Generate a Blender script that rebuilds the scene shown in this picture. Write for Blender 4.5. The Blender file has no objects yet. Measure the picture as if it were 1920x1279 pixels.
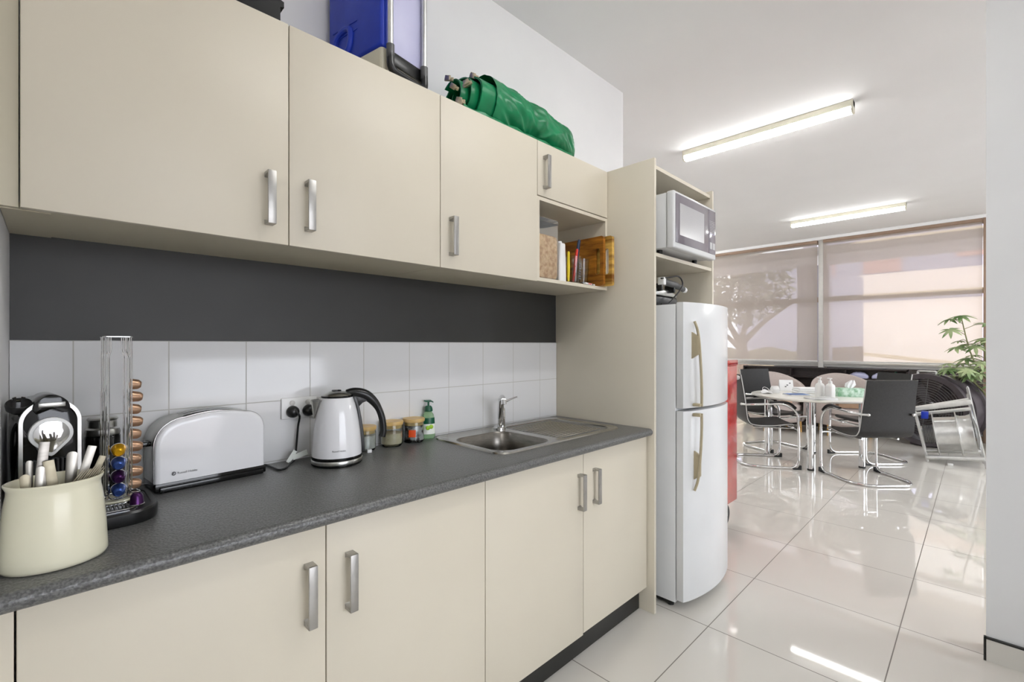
import bpy, bmesh, math, random
from mathutils import Vector, Matrix, noise
random.seed(7)
PI = math.pi
SC = bpy.context.scene
COL = SC.collection

# ------------------------------------------------------------------ camera
cam_d = bpy.data.cameras.new('camera'); cam = bpy.data.objects.new('camera', cam_d); COL.objects.link(cam)
cam_d.sensor_width = 36.0; cam_d.lens = 36 * 870.27 / 1920; cam_d.shift_y = 6.94 / 1920
cam_d.clip_start = 0.02; cam_d.clip_end = 200
cam.location = (0, 0, 1.3105); cam.rotation_euler = (PI / 2, 0, math.radians(45.2057 - 90))
SC.camera = cam

# ------------------------------------------------------------------ sky, sun, exposure
SKY = (0.96, 0.955, 0.99); SKY_S = 3.6
w = bpy.data.worlds.new('sky'); SC.world = w; w.use_nodes = True
bg = w.node_tree.nodes['Background']; bg.inputs[0].default_value = (*SKY, 1); bg.inputs[1].default_value = SKY_S
sun_d = bpy.data.lights.new('sun', 'SUN'); sun = bpy.data.objects.new('sun', sun_d); COL.objects.link(sun)
sun_d.energy = 3.0; sun_d.angle = math.radians(0.6); sun_d.color = (1.0, 0.89, 0.62)
SUN_DIR = Vector((-3.4, -1.44, -0.95)).normalized()           # the way the light travels
sun.rotation_euler = SUN_DIR.to_track_quat('-Z', 'Y').to_euler()
sun.location = (14, 6, 8)
LAMP = 9.5; LAMP_K = 20.0; LAMP_FILL = 46.0            # tubes of the large room, the kitchen aisle, the added fill battens
SC.view_settings.view_transform = 'Standard'; SC.view_settings.look = 'None'
SC.view_settings.gamma = 1; SC.view_settings.use_curve_mapping = False
SC.view_settings.exposure = 0.92

# ------------------------------------------------------------------ materials
def lin(c):
    return tuple(((v / 255) / 12.92 if v / 255 <= 0.04045 else ((v / 255 + 0.055) / 1.055) ** 2.4) for v in c)
MATS = {}
def mat(name, rgb, rough=0.5, metal=0.0, spec=None, coat=0.0, trans=0.0, ior=None, alpha=None):
    m = bpy.data.materials.new(name); m.use_nodes = True
    p = m.node_tree.nodes['Principled BSDF']
    p.inputs['Base Color'].default_value = (*lin(rgb), 1)
    p.inputs['Roughness'].default_value = rough; p.inputs['Metallic'].default_value = metal
    if spec is not None: p.inputs['Specular IOR Level'].default_value = spec
    if coat: p.inputs['Coat Weight'].default_value = coat; p.inputs['Coat Roughness'].default_value = 0.05
    if trans: p.inputs['Transmission Weight'].default_value = trans
    if ior: p.inputs['IOR'].default_value = ior
    if alpha is not None: p.inputs['Alpha'].default_value = alpha
    MATS[name] = m
    return m
def nodes(m): return m.node_tree.nodes, m.node_tree.links, m.node_tree.nodes['Principled BSDF']
def noise_col(m, c1, c2, scale, detail=3, stretch=(1, 1, 1), lo=0.35, hi=0.65, bump=0.0, bscale=None):
    N, L, p = nodes(m)
    tc = N.new('ShaderNodeTexCoord'); mp = N.new('ShaderNodeMapping'); mp.inputs['Scale'].default_value = stretch
    nz = N.new('ShaderNodeTexNoise'); nz.inputs['Scale'].default_value = scale; nz.inputs['Detail'].default_value = detail
    cr = N.new('ShaderNodeValToRGB'); cr.color_ramp.elements[0].position = lo; cr.color_ramp.elements[1].position = hi
    cr.color_ramp.elements[0].color = (*lin(c1), 1); cr.color_ramp.elements[1].color = (*lin(c2), 1)
    L.new(tc.outputs['Object'], mp.inputs[0]); L.new(mp.outputs[0], nz.inputs['Vector']); L.new(nz.outputs['Fac'], cr.inputs[0])
    L.new(cr.outputs[0], p.inputs['Base Color'])
    if bump:
        b = N.new('ShaderNodeBump'); b.inputs['Strength'].default_value = bump; b.inputs['Distance'].default_value = 0.002
        src = nz
        if bscale:
            src = N.new('ShaderNodeTexVoronoi'); src.inputs['Scale'].default_value = bscale; L.new(mp.outputs[0], src.inputs['Vector'])
            L.new(src.outputs['Distance'], b.inputs['Height'])
        else: L.new(nz.outputs['Fac'], b.inputs['Height'])
        L.new(b.outputs[0], p.inputs['Normal'])
    return m
def tile_mat(name, col, grout, ox, oy, sx, sy, gap, rough, vert=False, ior=1.5):
    m = mat(name, col, rough, ior=ior); N, L, p = nodes(m)
    tc = N.new('ShaderNodeTexCoord'); sp = N.new('ShaderNodeSeparateXYZ'); L.new(tc.outputs['Object'], sp.inputs[0])
    def edge(out, off, size):
        a = N.new('ShaderNodeMath'); a.operation = 'SUBTRACT'; a.inputs[1].default_value = off; L.new(out, a.inputs[0])
        b = N.new('ShaderNodeMath'); b.operation = 'PINGPONG'; b.inputs[1].default_value = size / 2; L.new(a.outputs[0], b.inputs[0])
        c = N.new('ShaderNodeMath'); c.operation = 'LESS_THAN'; c.inputs[1].default_value = gap / 2; L.new(b.outputs[0], c.inputs[0])
        return c.outputs[0]
    e1 = edge(sp.outputs[0], ox, sx); e2 = edge(sp.outputs[2 if vert else 1], oy, sy)
    mx = N.new('ShaderNodeMath'); mx.operation = 'MAXIMUM'; L.new(e1, mx.inputs[0]); L.new(e2, mx.inputs[1])
    mix = N.new('ShaderNodeMix'); mix.data_type = 'RGBA'; L.new(mx.outputs[0], mix.inputs[0])
    nz = N.new('ShaderNodeTexNoise'); nz.inputs['Scale'].default_value = 1.3; nz.inputs['Detail'].default_value = 4; L.new(tc.outputs['Object'], nz.inputs['Vector'])
    cr = N.new('ShaderNodeValToRGB'); L.new(nz.outputs['Fac'], cr.inputs[0])
    cr.color_ramp.elements[0].color = (*lin([v * 0.985 for v in col]), 1); cr.color_ramp.elements[1].color = (*lin(col), 1)
    L.new(cr.outputs[0], mix.inputs[6]); mix.inputs[7].default_value = (*lin(grout), 1)
    L.new(mix.outputs[2], p.inputs['Base Color'])
    r = N.new('ShaderNodeMath'); r.operation = 'MULTIPLY_ADD'; r.inputs[1].default_value = 0.5; r.inputs[2].default_value = rough
    L.new(mx.outputs[0], r.inputs[0]); L.new(r.outputs[0], p.inputs['Roughness'])
    return m
def wood_mat(name, c1, c2, c3, scale=6, axis='Z', rough=0.4):
    m = mat(name, c2, rough); N, L, p = nodes(m)
    tc = N.new('ShaderNodeTexCoord'); mp = N.new('ShaderNodeMapping'); L.new(tc.outputs['Object'], mp.inputs[0])
    wv = N.new('ShaderNodeTexWave'); wv.bands_direction = axis; wv.inputs['Scale'].default_value = scale
    wv.inputs['Distortion'].default_value = 6; wv.inputs['Detail'].default_value = 3; wv.inputs['Detail Scale'].default_value = 0.8
    L.new(mp.outputs[0], wv.inputs['Vector'])
    cr = N.new('ShaderNodeValToRGB'); cr.color_ramp.elements[0].color = (*lin(c1), 1); cr.color_ramp.elements[1].color = (*lin(c3), 1)
    e = cr.color_ramp.elements.new(0.5); e.color = (*lin(c2), 1)
    L.new(wv.outputs['Fac'], cr.inputs[0]); L.new(cr.outputs[0], p.inputs['Base Color'])
    return m
def emit_mat(name, rgb, s):
    m = mat(name, rgb, 0.5); p = m.node_tree.nodes['Principled BSDF']
    p.inputs['Emission Color'].default_value = (*lin(rgb), 1); p.inputs['Emission Strength'].default_value = s
    return m
def pane_mat(name, tint, refl=0.05):
    m = bpy.data.materials.new(name); m.use_nodes = True; N = m.node_tree.nodes; L = m.node_tree.links
    N.clear(); o = N.new('ShaderNodeOutputMaterial'); t = N.new('ShaderNodeBsdfTransparent'); g = N.new('ShaderNodeBsdfGlossy')
    g.inputs['Roughness'].default_value = 0.02; t.inputs[0].default_value = (*tint, 1)
    fr = N.new('ShaderNodeFresnel'); fr.inputs[0].default_value = 1.45; mx = N.new('ShaderNodeMixShader')
    L.new(fr.outputs[0], mx.inputs[0]); L.new(t.outputs[0], mx.inputs[1]); L.new(g.outputs[0], mx.inputs[2]); L.new(mx.outputs[0], o.inputs[0])
    MATS[name] = m; return m
def blind_mat(name, rgb, see=0.4):
    m = bpy.data.materials.new(name); m.use_nodes = True; N = m.node_tree.nodes; L = m.node_tree.links
    N.clear(); o = N.new('ShaderNodeOutputMaterial'); t = N.new('ShaderNodeBsdfTransparent'); d = N.new('ShaderNodeBsdfDiffuse'); tl = N.new('ShaderNodeBsdfTranslucent')
    d.inputs[0].default_value = (*lin(rgb), 1); tl.inputs[0].default_value = (*lin(rgb), 1)
    a = N.new('ShaderNodeMixShader'); a.inputs[0].default_value = 0.55; b = N.new('ShaderNodeMixShader'); b.inputs[0].default_value = see
    L.new(d.outputs[0], a.inputs[1]); L.new(tl.outputs[0], a.inputs[2]); L.new(a.outputs[0], b.inputs[1]); L.new(t.outputs[0], b.inputs[2]); L.new(b.outputs[0], o.inputs[0])
    MATS[name] = m; return m

M_wall = noise_col(mat('wall_paint', (226, 226, 226), 0.6), (225, 225, 225), (228, 228, 228), 3)
M_ceil = noise_col(mat('ceiling_paint', (240, 240, 240), 0.75), (239, 239, 239), (241, 241, 241), 2)
M_floor = tile_mat('floor_tile', (215, 211, 203), (112, 106, 98), 2.168, 0.8893, 0.6293, 0.6293, 0.0042, 0.035, ior=1.6)
M_tile = tile_mat('wall_tile', (226, 226, 226), (186, 184, 178), 0.0424, 1.1142, 0.2101, 0.2076, 0.003, 0.12, vert=True)
M_dark = noise_col(mat('charcoal_paint', (50, 50, 48), 0.5), (48, 48, 46), (52, 52, 50), 4)
M_cab = noise_col(mat('cream_laminate', (213, 205, 187), 0.45), (211, 203, 185), (214, 206, 188), 2)
M_cabin = noise_col(mat('cream_board', (206, 198, 176), 0.45), (203, 195, 172), (208, 200, 178), 2)
M_edge = mat('cream_edge', (222, 215, 196), 0.4)
M_top = noise_col(mat('worktop_laminate', (96, 96, 94), 0.3), (80, 80, 79), (114, 114, 112), 230, 6, lo=0.38, hi=0.62, bump=0.35, bscale=160)
M_kick = mat('kick_black', (30, 30, 28), 0.35)
M_steel = noise_col(mat('brushed_steel', (190, 190, 186), 0.28, 1.0), (182, 182, 178), (198, 198, 194), 40, stretch=(1, 20, 1))
M_sink = noise_col(mat('sink_steel', (172, 170, 164), 0.22, 1.0), (171, 169, 163), (174, 172, 166), 12)
M_switch = noise_col(mat('switch_plastic', (206, 204, 200), 0.3), (204, 202, 198), (208, 206, 202), 10)
M_bowl = noise_col(mat('bowl_steel', (136, 132, 126), 0.3, 1.0), (130, 126, 120), (142, 138, 132), 30, stretch=(1, 1, 6))
M_handle = noise_col(mat('satin_handle', (176, 174, 170), 0.38, 0.9), (172, 170, 166), (180, 178, 174), 30)
M_chrome = noise_col(mat('chrome', (225, 225, 225), 0.06, 1.0), (223, 223, 223), (227, 227, 227), 5)
M_black = noise_col(mat('black_plastic', (22, 22, 22), 0.3), (20, 20, 20), (25, 25, 25), 20)
M_case = noise_col(mat('case_black', (16, 16, 15), 0.5, spec=0.3), (14, 14, 13), (18, 18, 17), 20)
M_gblack = noise_col(mat('gloss_black', (14, 14, 14), 0.08), (12, 12, 12), (17, 17, 17), 20)
M_rubber = noise_col(mat('rubber_black', (24, 24, 24), 0.6), (22, 22, 22), (28, 28, 28), 30)
M_white = noise_col(mat('white_enamel', (232, 232, 234), 0.12, coat=0.3), (231, 231, 233), (233, 233, 235), 5)
M_appl = noise_col(mat('white_appliance', (216, 217, 217), 0.22), (215, 216, 216), (218, 219, 219), 5)
M_plastic = noise_col(mat('white_plastic', (232, 232, 230), 0.35), (230, 230, 228), (234, 234, 232), 10)
M_champ = noise_col(mat('champagne_handle', (182, 170, 142), 0.35, 0.35), (178, 166, 138), (186, 174, 146), 20)
M_cream = noise_col(mat('cream_ceramic', (232, 228, 203), 0.18, coat=0.2), (231, 227, 202), (233, 229, 204), 6)
M_leather = noise_col(mat('black_leather', (40, 39, 38), 0.45, spec=0.3), (37, 36, 35), (43, 42, 41), 60, bump=0.15)
M_piping = mat('pale_piping', (190, 190, 188), 0.4)
M_tabletop = noise_col(mat('white_tabletop', (236, 234, 226), 0.25), (235, 233, 225), (237, 235, 227), 3)
M_fabric = noise_col(mat('taupe_fabric', (186, 174, 168), 0.85), (180, 168, 162), (190, 178, 172), 120, bump=0.2)
M_woodfoot = wood_mat('beech', (196, 150, 84), (206, 162, 96), (216, 176, 112), 10)
M_bamboo = wood_mat('bamboo', (202, 168, 104), (210, 176, 114), (220, 188, 130), 7, 'Y')
M_acacia = noise_col(mat('acacia', (160, 98, 28), 0.35), (96, 52, 14), (190, 124, 42), 9, 5, stretch=(1, 0.8, 5), lo=0.3, hi=0.68)
M_acacia2 = noise_col(mat('acacia_pale', (186, 130, 46), 0.35), (128, 80, 24), (226, 184, 92), 7, 4, stretch=(1, 0.3, 4), lo=0.36, hi=0.62)
M_alu = noise_col(mat('aluminium', (214, 214, 212), 0.3, 0.85), (208, 208, 206), (220, 220, 218), 20)
M_alum = noise_col(mat('painted_aluminium', (206, 204, 200), 0.4, 0.2), (204, 202, 198), (208, 206, 202), 20)
M_bronze = noise_col(mat('bronze_frame', (150, 126, 108), 0.5), (147, 123, 105), (153, 129, 111), 20)
M_fan = noise_col(mat('fan_plastic', (64, 57, 61), 0.32), (60, 53, 57), (70, 63, 67), 10)
M_red = noise_col(mat('red_steel', (176, 30, 26), 0.2, coat=0.4), (172, 28, 24), (180, 33, 29), 6)
M_blue = noise_col(mat('blue_plastic', (28, 60, 186), 0.4), (25, 56, 180), (32, 64, 192), 10)
M_bluep = noise_col(mat('pale_blue_panel', (186, 186, 216), 0.4), (182, 182, 214), (192, 192, 220), 4)
M_coolbase = noise_col(mat('cooler_base', (214, 208, 186), 0.4), (212, 206, 184), (216, 210, 188), 8)
M_green = noise_col(mat('green_tarp', (14, 122, 76), 0.32), (11, 112, 68), (18, 132, 84), 12)
M_clip = noise_col(mat('nickel_clip', (204, 190, 164), 0.3, 0.9), (196, 182, 156), (212, 198, 172), 60)
M_pgrey = noise_col(mat('grey_plastic', (84, 84, 84), 0.4), (80, 80, 80), (90, 90, 90), 20)
M_shelf = noise_col(mat('dark_timber', (40, 30, 30), 0.4), (34, 25, 26), (50, 38, 36), 5, stretch=(1, 8, 8))
M_leaf = noise_col(mat('leaf', (128, 150, 96), 0.4), (78, 112, 56), (176, 188, 142), 7)
M_leaf2 = noise_col(mat('tree_leaf', (74, 82, 46), 0.7), (62, 70, 38), (92, 98, 56), 3)
M_bark = noise_col(mat('bark', (110, 92, 76), 0.8), (96, 80, 66), (124, 104, 86), 12)
M_stem = mat('green_stem', (120, 122, 82), 0.6)
M_soil = noise_col(mat('planter', (44, 40, 40), 0.6), (40, 36, 36), (50, 46, 46), 10)
M_paper = noise_col(mat('white_paper', (236, 236, 236), 0.7), (234, 234, 234), (238, 238, 238), 10)
M_card = noise_col(mat('cardboard', (166, 136, 110), 0.8), (160, 130, 104), (172, 142, 116), 12)
M_pink = noise_col(mat('paper_bag', (208, 178, 158), 0.8), (200, 168, 146), (216, 188, 170), 9)
M_label = mat('soap_label', (236, 240, 232), 0.4)
M_dgreen = noise_col(mat('dark_green_plastic', (8, 84, 58), 0.3), (6, 80, 54), (10, 90, 62), 10)
M_lime = noise_col(mat('lime', (170, 210, 30), 0.4), (150, 198, 20), (190, 222, 50), 12)
M_soap = mat('soap_liquid', (196, 230, 190), 0.08, trans=0.75, ior=1.2)
M_clear = mat('clear_glass', (240, 246, 244), 0.02, trans=1.0, ior=1.4)
M_frost = mat('clear_plastic', (240, 240, 238), 0.10, trans=0.88, ior=1.12)
M_powder = noise_col(mat('powder', (216, 200, 168), 0.9), (208, 190, 156), (224, 210, 180), 40)
M_sugar = noise_col(mat('sugar', (206, 202, 196), 0.9), (198, 194, 188), (214, 210, 204), 40)
M_wrap = noise_col(mat('wrapped_sweets', (120, 84, 80), 0.25, 0.3), (60, 44, 44), (206, 204, 206), 34, 2, lo=0.42, hi=0.6)
M_cereal = noise_col(mat('cereal', (206, 168, 118), 0.9), (180, 138, 90), (224, 192, 146), 60)
M_orange = mat('orange_sticker', (226, 82, 28), 0.4)
M_tissue = noise_col(mat('tissue_box_print', (150, 190, 158), 0.6), (118, 166, 128), (206, 226, 212), 26, 4)
M_navy = noise_col(mat('navy_plastic', (24, 48, 78), 0.35), (20, 42, 70), (28, 54, 86), 20)
M_redp = noise_col(mat('red_plastic', (216, 52, 36), 0.35), (210, 48, 32), (222, 58, 42), 20)
M_yel = noise_col(mat('yellow_plastic', (222, 196, 30), 0.35), (216, 190, 24), (228, 202, 38), 20)
M_bookb = noise_col(mat('blue_print', (20, 84, 160), 0.4), (14, 70, 144), (30, 100, 176), 14)
M_ink = mat('grey_ink', (96, 96, 98), 0.5)
M_dink = mat('dark_ink', (60, 60, 64), 0.5)
M_cutl = noise_col(mat('cutlery_steel', (168, 164, 156), 0.35, 1.0), (162, 158, 150), (174, 170, 162), 30)
M_cutb = noise_col(mat('worn_cutlery_steel', (160, 152, 132), 0.45, 0.9), (150, 142, 122), (170, 162, 142), 30)
M_mwglass = noise_col(mat('microwave_glass', (128, 122, 128), 0.1), (126, 120, 126), (131, 125, 131), 5)
M_mwwin = noise_col(mat('microwave_window', (178, 177, 178), 0.18), (176, 175, 176), (180, 179, 180), 300)
M_glass = pane_mat('window_pane', (0.93, 0.95, 0.97))
M_blind = blind_mat('sunscreen_fabric', (208, 199, 190), 0.34)
M_lamp = emit_mat('lamp_diffuser', (252, 252, 251), LAMP)
M_lampfill = emit_mat('lamp_diffuser_fill', (252, 252, 251), LAMP_FILL)  # brighter tubes of the unseen fill battens
M_lampk = emit_mat('lamp_diffuser_dim', (252, 252, 251), LAMP_K)
M_lamphouse = mat('lamp_housing', (226, 222, 204), 0.5)
M_bldg = noise_col(mat('lavender_render', (172, 170, 188), 0.8), (169, 167, 185), (175, 173, 191), 2)
M_pinkp = noise_col(mat('pink_panel', (196, 150, 140), 0.8), (192, 146, 136), (200, 154, 144), 2)
M_ground = noise_col(mat('paving', (178, 170, 168), 0.85), (172, 164, 162), (184, 176, 174), 3)
M_hedge = noise_col(mat('hedge_leaf', (150, 136, 112), 0.9), (134, 122, 98), (164, 150, 124), 8)
M_timber = noise_col(mat('brown_timber', (132, 100, 72), 0.7), (124, 92, 66), (142, 110, 80), 6)
def pod_mat(n, c): return noise_col(mat(n, c, 0.28, 0.75), c, tuple(min(255, v + 12) for v in c), 20)
M_copper = pod_mat('copper_foil', (186, 150, 122)); M_gold = pod_mat('gold_foil', (222, 166, 20))
M_pblue = pod_mat('blue_foil', (60, 86, 154)); M_purple = pod_mat('purple_foil', (56, 20, 68)); M_foil = pod_mat('silver_foil', (206, 206, 206))

# ------------------------------------------------------------------ mesh helper
class MB:
    def __init__(s): s.bm = bmesh.new(); s.mi = 0
    def merge(s, b, M=None):
        if M is not None: bmesh.ops.transform(b, matrix=M, verts=b.verts)
        for f in b.faces: f.material_index = s.mi
        me = bpy.data.meshes.new('tmp'); b.to_mesh(me); b.free(); s.bm.from_mesh(me); bpy.data.meshes.remove(me)
        return s
    def box(s, x0, x1, y0, y1, z0, z1, b=0.0, seg=2, M=None):
        t = bmesh.new(); bmesh.ops.create_cube(t, size=1)
        for v in t.verts: v.co = Vector(((x0 + x1) / 2 + v.co.x * (x1 - x0), (y0 + y1) / 2 + v.co.y * (y1 - y0), (z0 + z1) / 2 + v.co.z * (z1 - z0)))
        if b: bmesh.ops.bevel(t, geom=list(t.edges), offset=b, segments=seg, profile=0.5, affect='EDGES')
        return s.merge(t, M)
    def prism(s, pts, plane, a, b, bev=0.0, M=None):
        t = bmesh.new()
        def co(p, h): return {'xy': (p[0], p[1], h), 'xz': (p[0], h, p[1]), 'yz': (h, p[0], p[1])}[plane]
        v0 = [t.verts.new(co(p, a)) for p in pts]; v1 = [t.verts.new(co(p, b)) for p in pts]
        n = len(pts); f0 = t.faces.new(v0); f1 = t.faces.new(v1[::-1])
        for i in range(n): t.faces.new((v0[i], v1[i], v1[(i + 1) % n], v0[(i + 1) % n]))
        bmesh.ops.recalc_face_normals(t, faces=list(t.faces))
        if bev: bmesh.ops.bevel(t, geom=list(set(list(f0.edges) + list(f1.edges))), offset=bev, segments=2, profile=0.5, affect='EDGES')
        return s.merge(t, M)
    def grid(s, rows, closed=False, cap=False, M=None):
        t = bmesh.new(); V = [[t.verts.new(p) for p in r] for r in rows]
        n = len(rows[0])
        for i in range(len(V) - 1):
            for j in range(n if closed else n - 1):
                k = (j + 1) % n
                try: t.faces.new((V[i][j], V[i][k], V[i + 1][k], V[i + 1][j]))
                except ValueError: pass
        if cap and closed:
            t.faces.new(V[0][::-1]); t.faces.new(V[-1])
        bmesh.ops.recalc_face_normals(t, faces=list(t.faces))
        return s.merge(t, M)
    def lathe(s, prof, n=40, c=(0, 0, 0), sx=1.0, sy=1.0, cap=True, M=None):
        rows = []
        for r, z in prof:
            rows.append([(c[0] + sx * r * math.cos(2 * PI * k / n), c[1] + sy * r * math.sin(2 * PI * k / n), c[2] + z) for k in range(n)])
        return s.grid(rows, True, cap, M)
    def tube(s, pts, r, n=10, closed=False, cap=True, flat=1.0, M=None):
        P = [Vector(p) for p in pts]; m = len(P); R = r if isinstance(r, (list, tuple)) else [r] * m
        T = []
        for i in range(m):
            a = P[(i - 1) % m] if (closed or i > 0) else P[i]; b = P[(i + 1) % m] if (closed or i < m - 1) else P[i]
            T.append((b - a).normalized())
        u = T[0].orthogonal().normalized()
        if abs(T[0].z) < 0.9: u = (Vector((0, 0, 1)) - T[0] * T[0].z).normalized()
        rows = []
        for i in range(m):
            u = (u - T[i] * u.dot(T[i])).normalized(); v = T[i].cross(u)
            rows.append([P[i] + R[i] * (math.cos(2 * PI * k / n) * u + flat * math.sin(2 * PI * k / n) * v) for k in range(n)])
        if closed: rows.append(rows[0])
        return s.grid(rows, True, cap and not closed, M)
    def cyl(s, p0, p1, r, r2=None, n=24): return s.tube([p0, p1], [r, r if r2 is None else r2], n)
    def ball(s, c, r, sc=(1, 1, 1), M=None, u=20, v=14):
        t = bmesh.new(); bmesh.ops.create_uvsphere(t, u_segments=u, v_segments=v, radius=r)
        for q in t.verts: q.co = Vector((c[0] + q.co.x * sc[0], c[1] + q.co.y * sc[1], c[2] + q.co.z * sc[2]))
        return s.merge(t, M)
    def shift(s, d): bmesh.ops.translate(s.bm, vec=Vector(d), verts=s.bm.verts); return s
    def build(s, name, mats, parent=None, label=None, world=False, ang=35, clean=True):
        if world and parent is not None:
            q = parent
            while q is not None: s.shift(-q.location); q = q.parent
        if clean: bmesh.ops.remove_doubles(s.bm, verts=s.bm.verts, dist=1e-6)
        me = bpy.data.meshes.new(name); s.bm.to_mesh(me); s.bm.free()
        for m in (mats if isinstance(mats, (list, tuple)) else [mats]): me.materials.append(m)
        for p in me.polygons: p.use_smooth = True
        me.set_sharp_from_angle(angle=math.radians(ang))
        o = bpy.data.objects.new(name, me); COL.objects.link(o)
        if parent is not None: o.parent = parent
        if label: o['label'] = label
        return o
def tag(o, label=None, cat=None, group=None, kind=None):
    if label: o['label'] = label
    if cat: o['category'] = cat
    if group: o['group'] = group
    if kind: o['kind'] = kind
    return o
def thing(name, label, cat, loc=(0, 0, 0), rotz=0.0, group=None):
    o = bpy.data.objects.new(name, None); COL.objects.link(o); o.empty_display_size = 0.05
    o.location = loc; o.rotation_euler = (0, 0, rotz)
    return tag(o, label, cat, group)
def struct(name, mb, m): return tag(mb.build(name, m), kind='structure')
def dup(root, loc, rotz, label, group=None):
    r = root.copy(); COL.objects.link(r); r.location = loc; r.rotation_euler = (0, 0, rotz); r['label'] = label
    if group: r['group'] = group
    for ch in list(root.children):
        c = ch.copy(); COL.objects.link(c); c.parent = r
        for g in list(ch.children):
            d = g.copy(); COL.objects.link(d); d.parent = c
    return r
def smooth(pts, k=6, closed=False):
    P = [Vector(p) for p in pts]; m = len(P); out = []
    for i in range(m if closed else m - 1):
        g = lambda j: P[j % m] if closed else P[max(0, min(m - 1, j))]
        a, b, c, d = g(i - 1), g(i), g(i + 1), g(i + 2)
        for q in range(k):
            t = q / k
            out.append(0.5 * ((2 * b) + (c - a) * t + (2 * a - 5 * b + 4 * c - d) * t * t + (3 * b - a - 3 * c + d) * t ** 3))
    if not closed: out.append(P[-1])
    return out
def fillet(pts, r, k=5):
    P = [Vector(p) for p in pts]; out = [P[0]]
    for i in range(1, len(P) - 1):
        a = P[i - 1] - P[i]; b = P[i + 1] - P[i]; q = min(r, a.length * 0.48, b.length * 0.48)
        s, e = P[i] + a.normalized() * q, P[i] + b.normalized() * q
        for j in range(k + 1):
            t = j / k; out.append((1 - t) ** 2 * s + 2 * t * (1 - t) * P[i] + t * t * e)
    out.append(P[-1]); return out
def rrect(x0, x1, y0, y1, r, k=6):
    out = []
    for cx, cy, a0 in ((x1 - r, y1 - r, 0), (x0 + r, y1 - r, 90), (x0 + r, y0 + r, 180), (x1 - r, y0 + r, 270)):
        for j in range(k + 1):
            a = math.radians(a0 + 90 * j / k); out.append((cx + r * math.cos(a), cy + r * math.sin(a)))
    return out
def text_part(name, string, size, fn, m, parent):
    cu = bpy.data.curves.new('txt', 'FONT'); cu.body = string; cu.size = size; cu.extrude = 0.0; cu.resolution_u = 3
    t = bpy.data.objects.new('txt', cu); COL.objects.link(t)
    dg = bpy.context.evaluated_depsgraph_get(); dg.update()
    me = bpy.data.meshes.new_from_object(t.evaluated_get(dg)); bpy.data.objects.remove(t); bpy.data.curves.remove(cu)
    for v in me.vertices: v.co = Vector(fn(v.co.x, v.co.y))
    me.name = name; me.materials.clear(); me.materials.append(m)
    o = bpy.data.objects.new(name, me); COL.objects.link(o); o.parent = parent
    return o

# ================================================================== SETTING
H = 3.05; YW = 1.7346; XT = 2.078
struct('floor', MB().box(-2.2, 9.1, -3.6, 6.1, -0.06, 0), M_floor)
struct('ceiling', MB().box(-2.2, 9.1, -3.6, 6.1, H, H + 0.08), M_ceil)
struct('wall_back', MB().box(-0.4, 2.8025, YW, YW + 0.12, 0, H), M_wall)
struct('wall_partition', MB().box(2.68, 2.80, YW + 0.12, 6.0, 0, H), M_wall)
struct('wall_left', MB().box(-0.20, -0.076, 0.55, YW, 0, H), M_wall)
struct('wall_behind', MB().box(-2.2, -2.08, -2.3, 1.9, 0, H), M_wall)
struct('wall_rear', MB().box(-2.08, -0.4, YW + 0.02, YW + 0.12, 0, H), M_wall)
WX0, WX1, WZ0, WZ1 = -0.25, 2.05, 0.3, 2.3
struct('wall_opposite', MB().box(-2.1, WX0, -2.3, -2.18, 0, H).box(WX1, 2.765, -2.3, -2.18, 0, H).box(WX0, WX1, -2.3, -2.18, 0, WZ0).box(WX0, WX1, -2.3, -2.18, WZ1, H), M_wall)
struct('wall_right', MB().box(2.765, 2.90, -3.5, -0.02, 0, H), M_wall)
struct('wall_south', MB().box(2.80, 4.0, -3.6, -3.5, 0, H).box(8.2, 9.1, -3.6, -3.5, 0, H).box(4.0, 8.2, -3.6, -3.5, 0, 0.1).box(4.0, 8.2, -3.6, -3.5, 2.85, H), M_wall)
struct('wall_north', MB().box(2.68, 9.1, 6.0, 6.1, 0, H), M_wall)
b = MB().box(2.753, 2.765, -1.9, -0.018, 0, 0.090); b.mi = 1; b.box(2.751, 2.766, -1.9, -0.016, 0.090, 0.097); b.box(2.751, 2.768, -0.020, -0.012, 0, 0.097)
struct('baseboard_right', b, [M_floor, M_kick])
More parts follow.
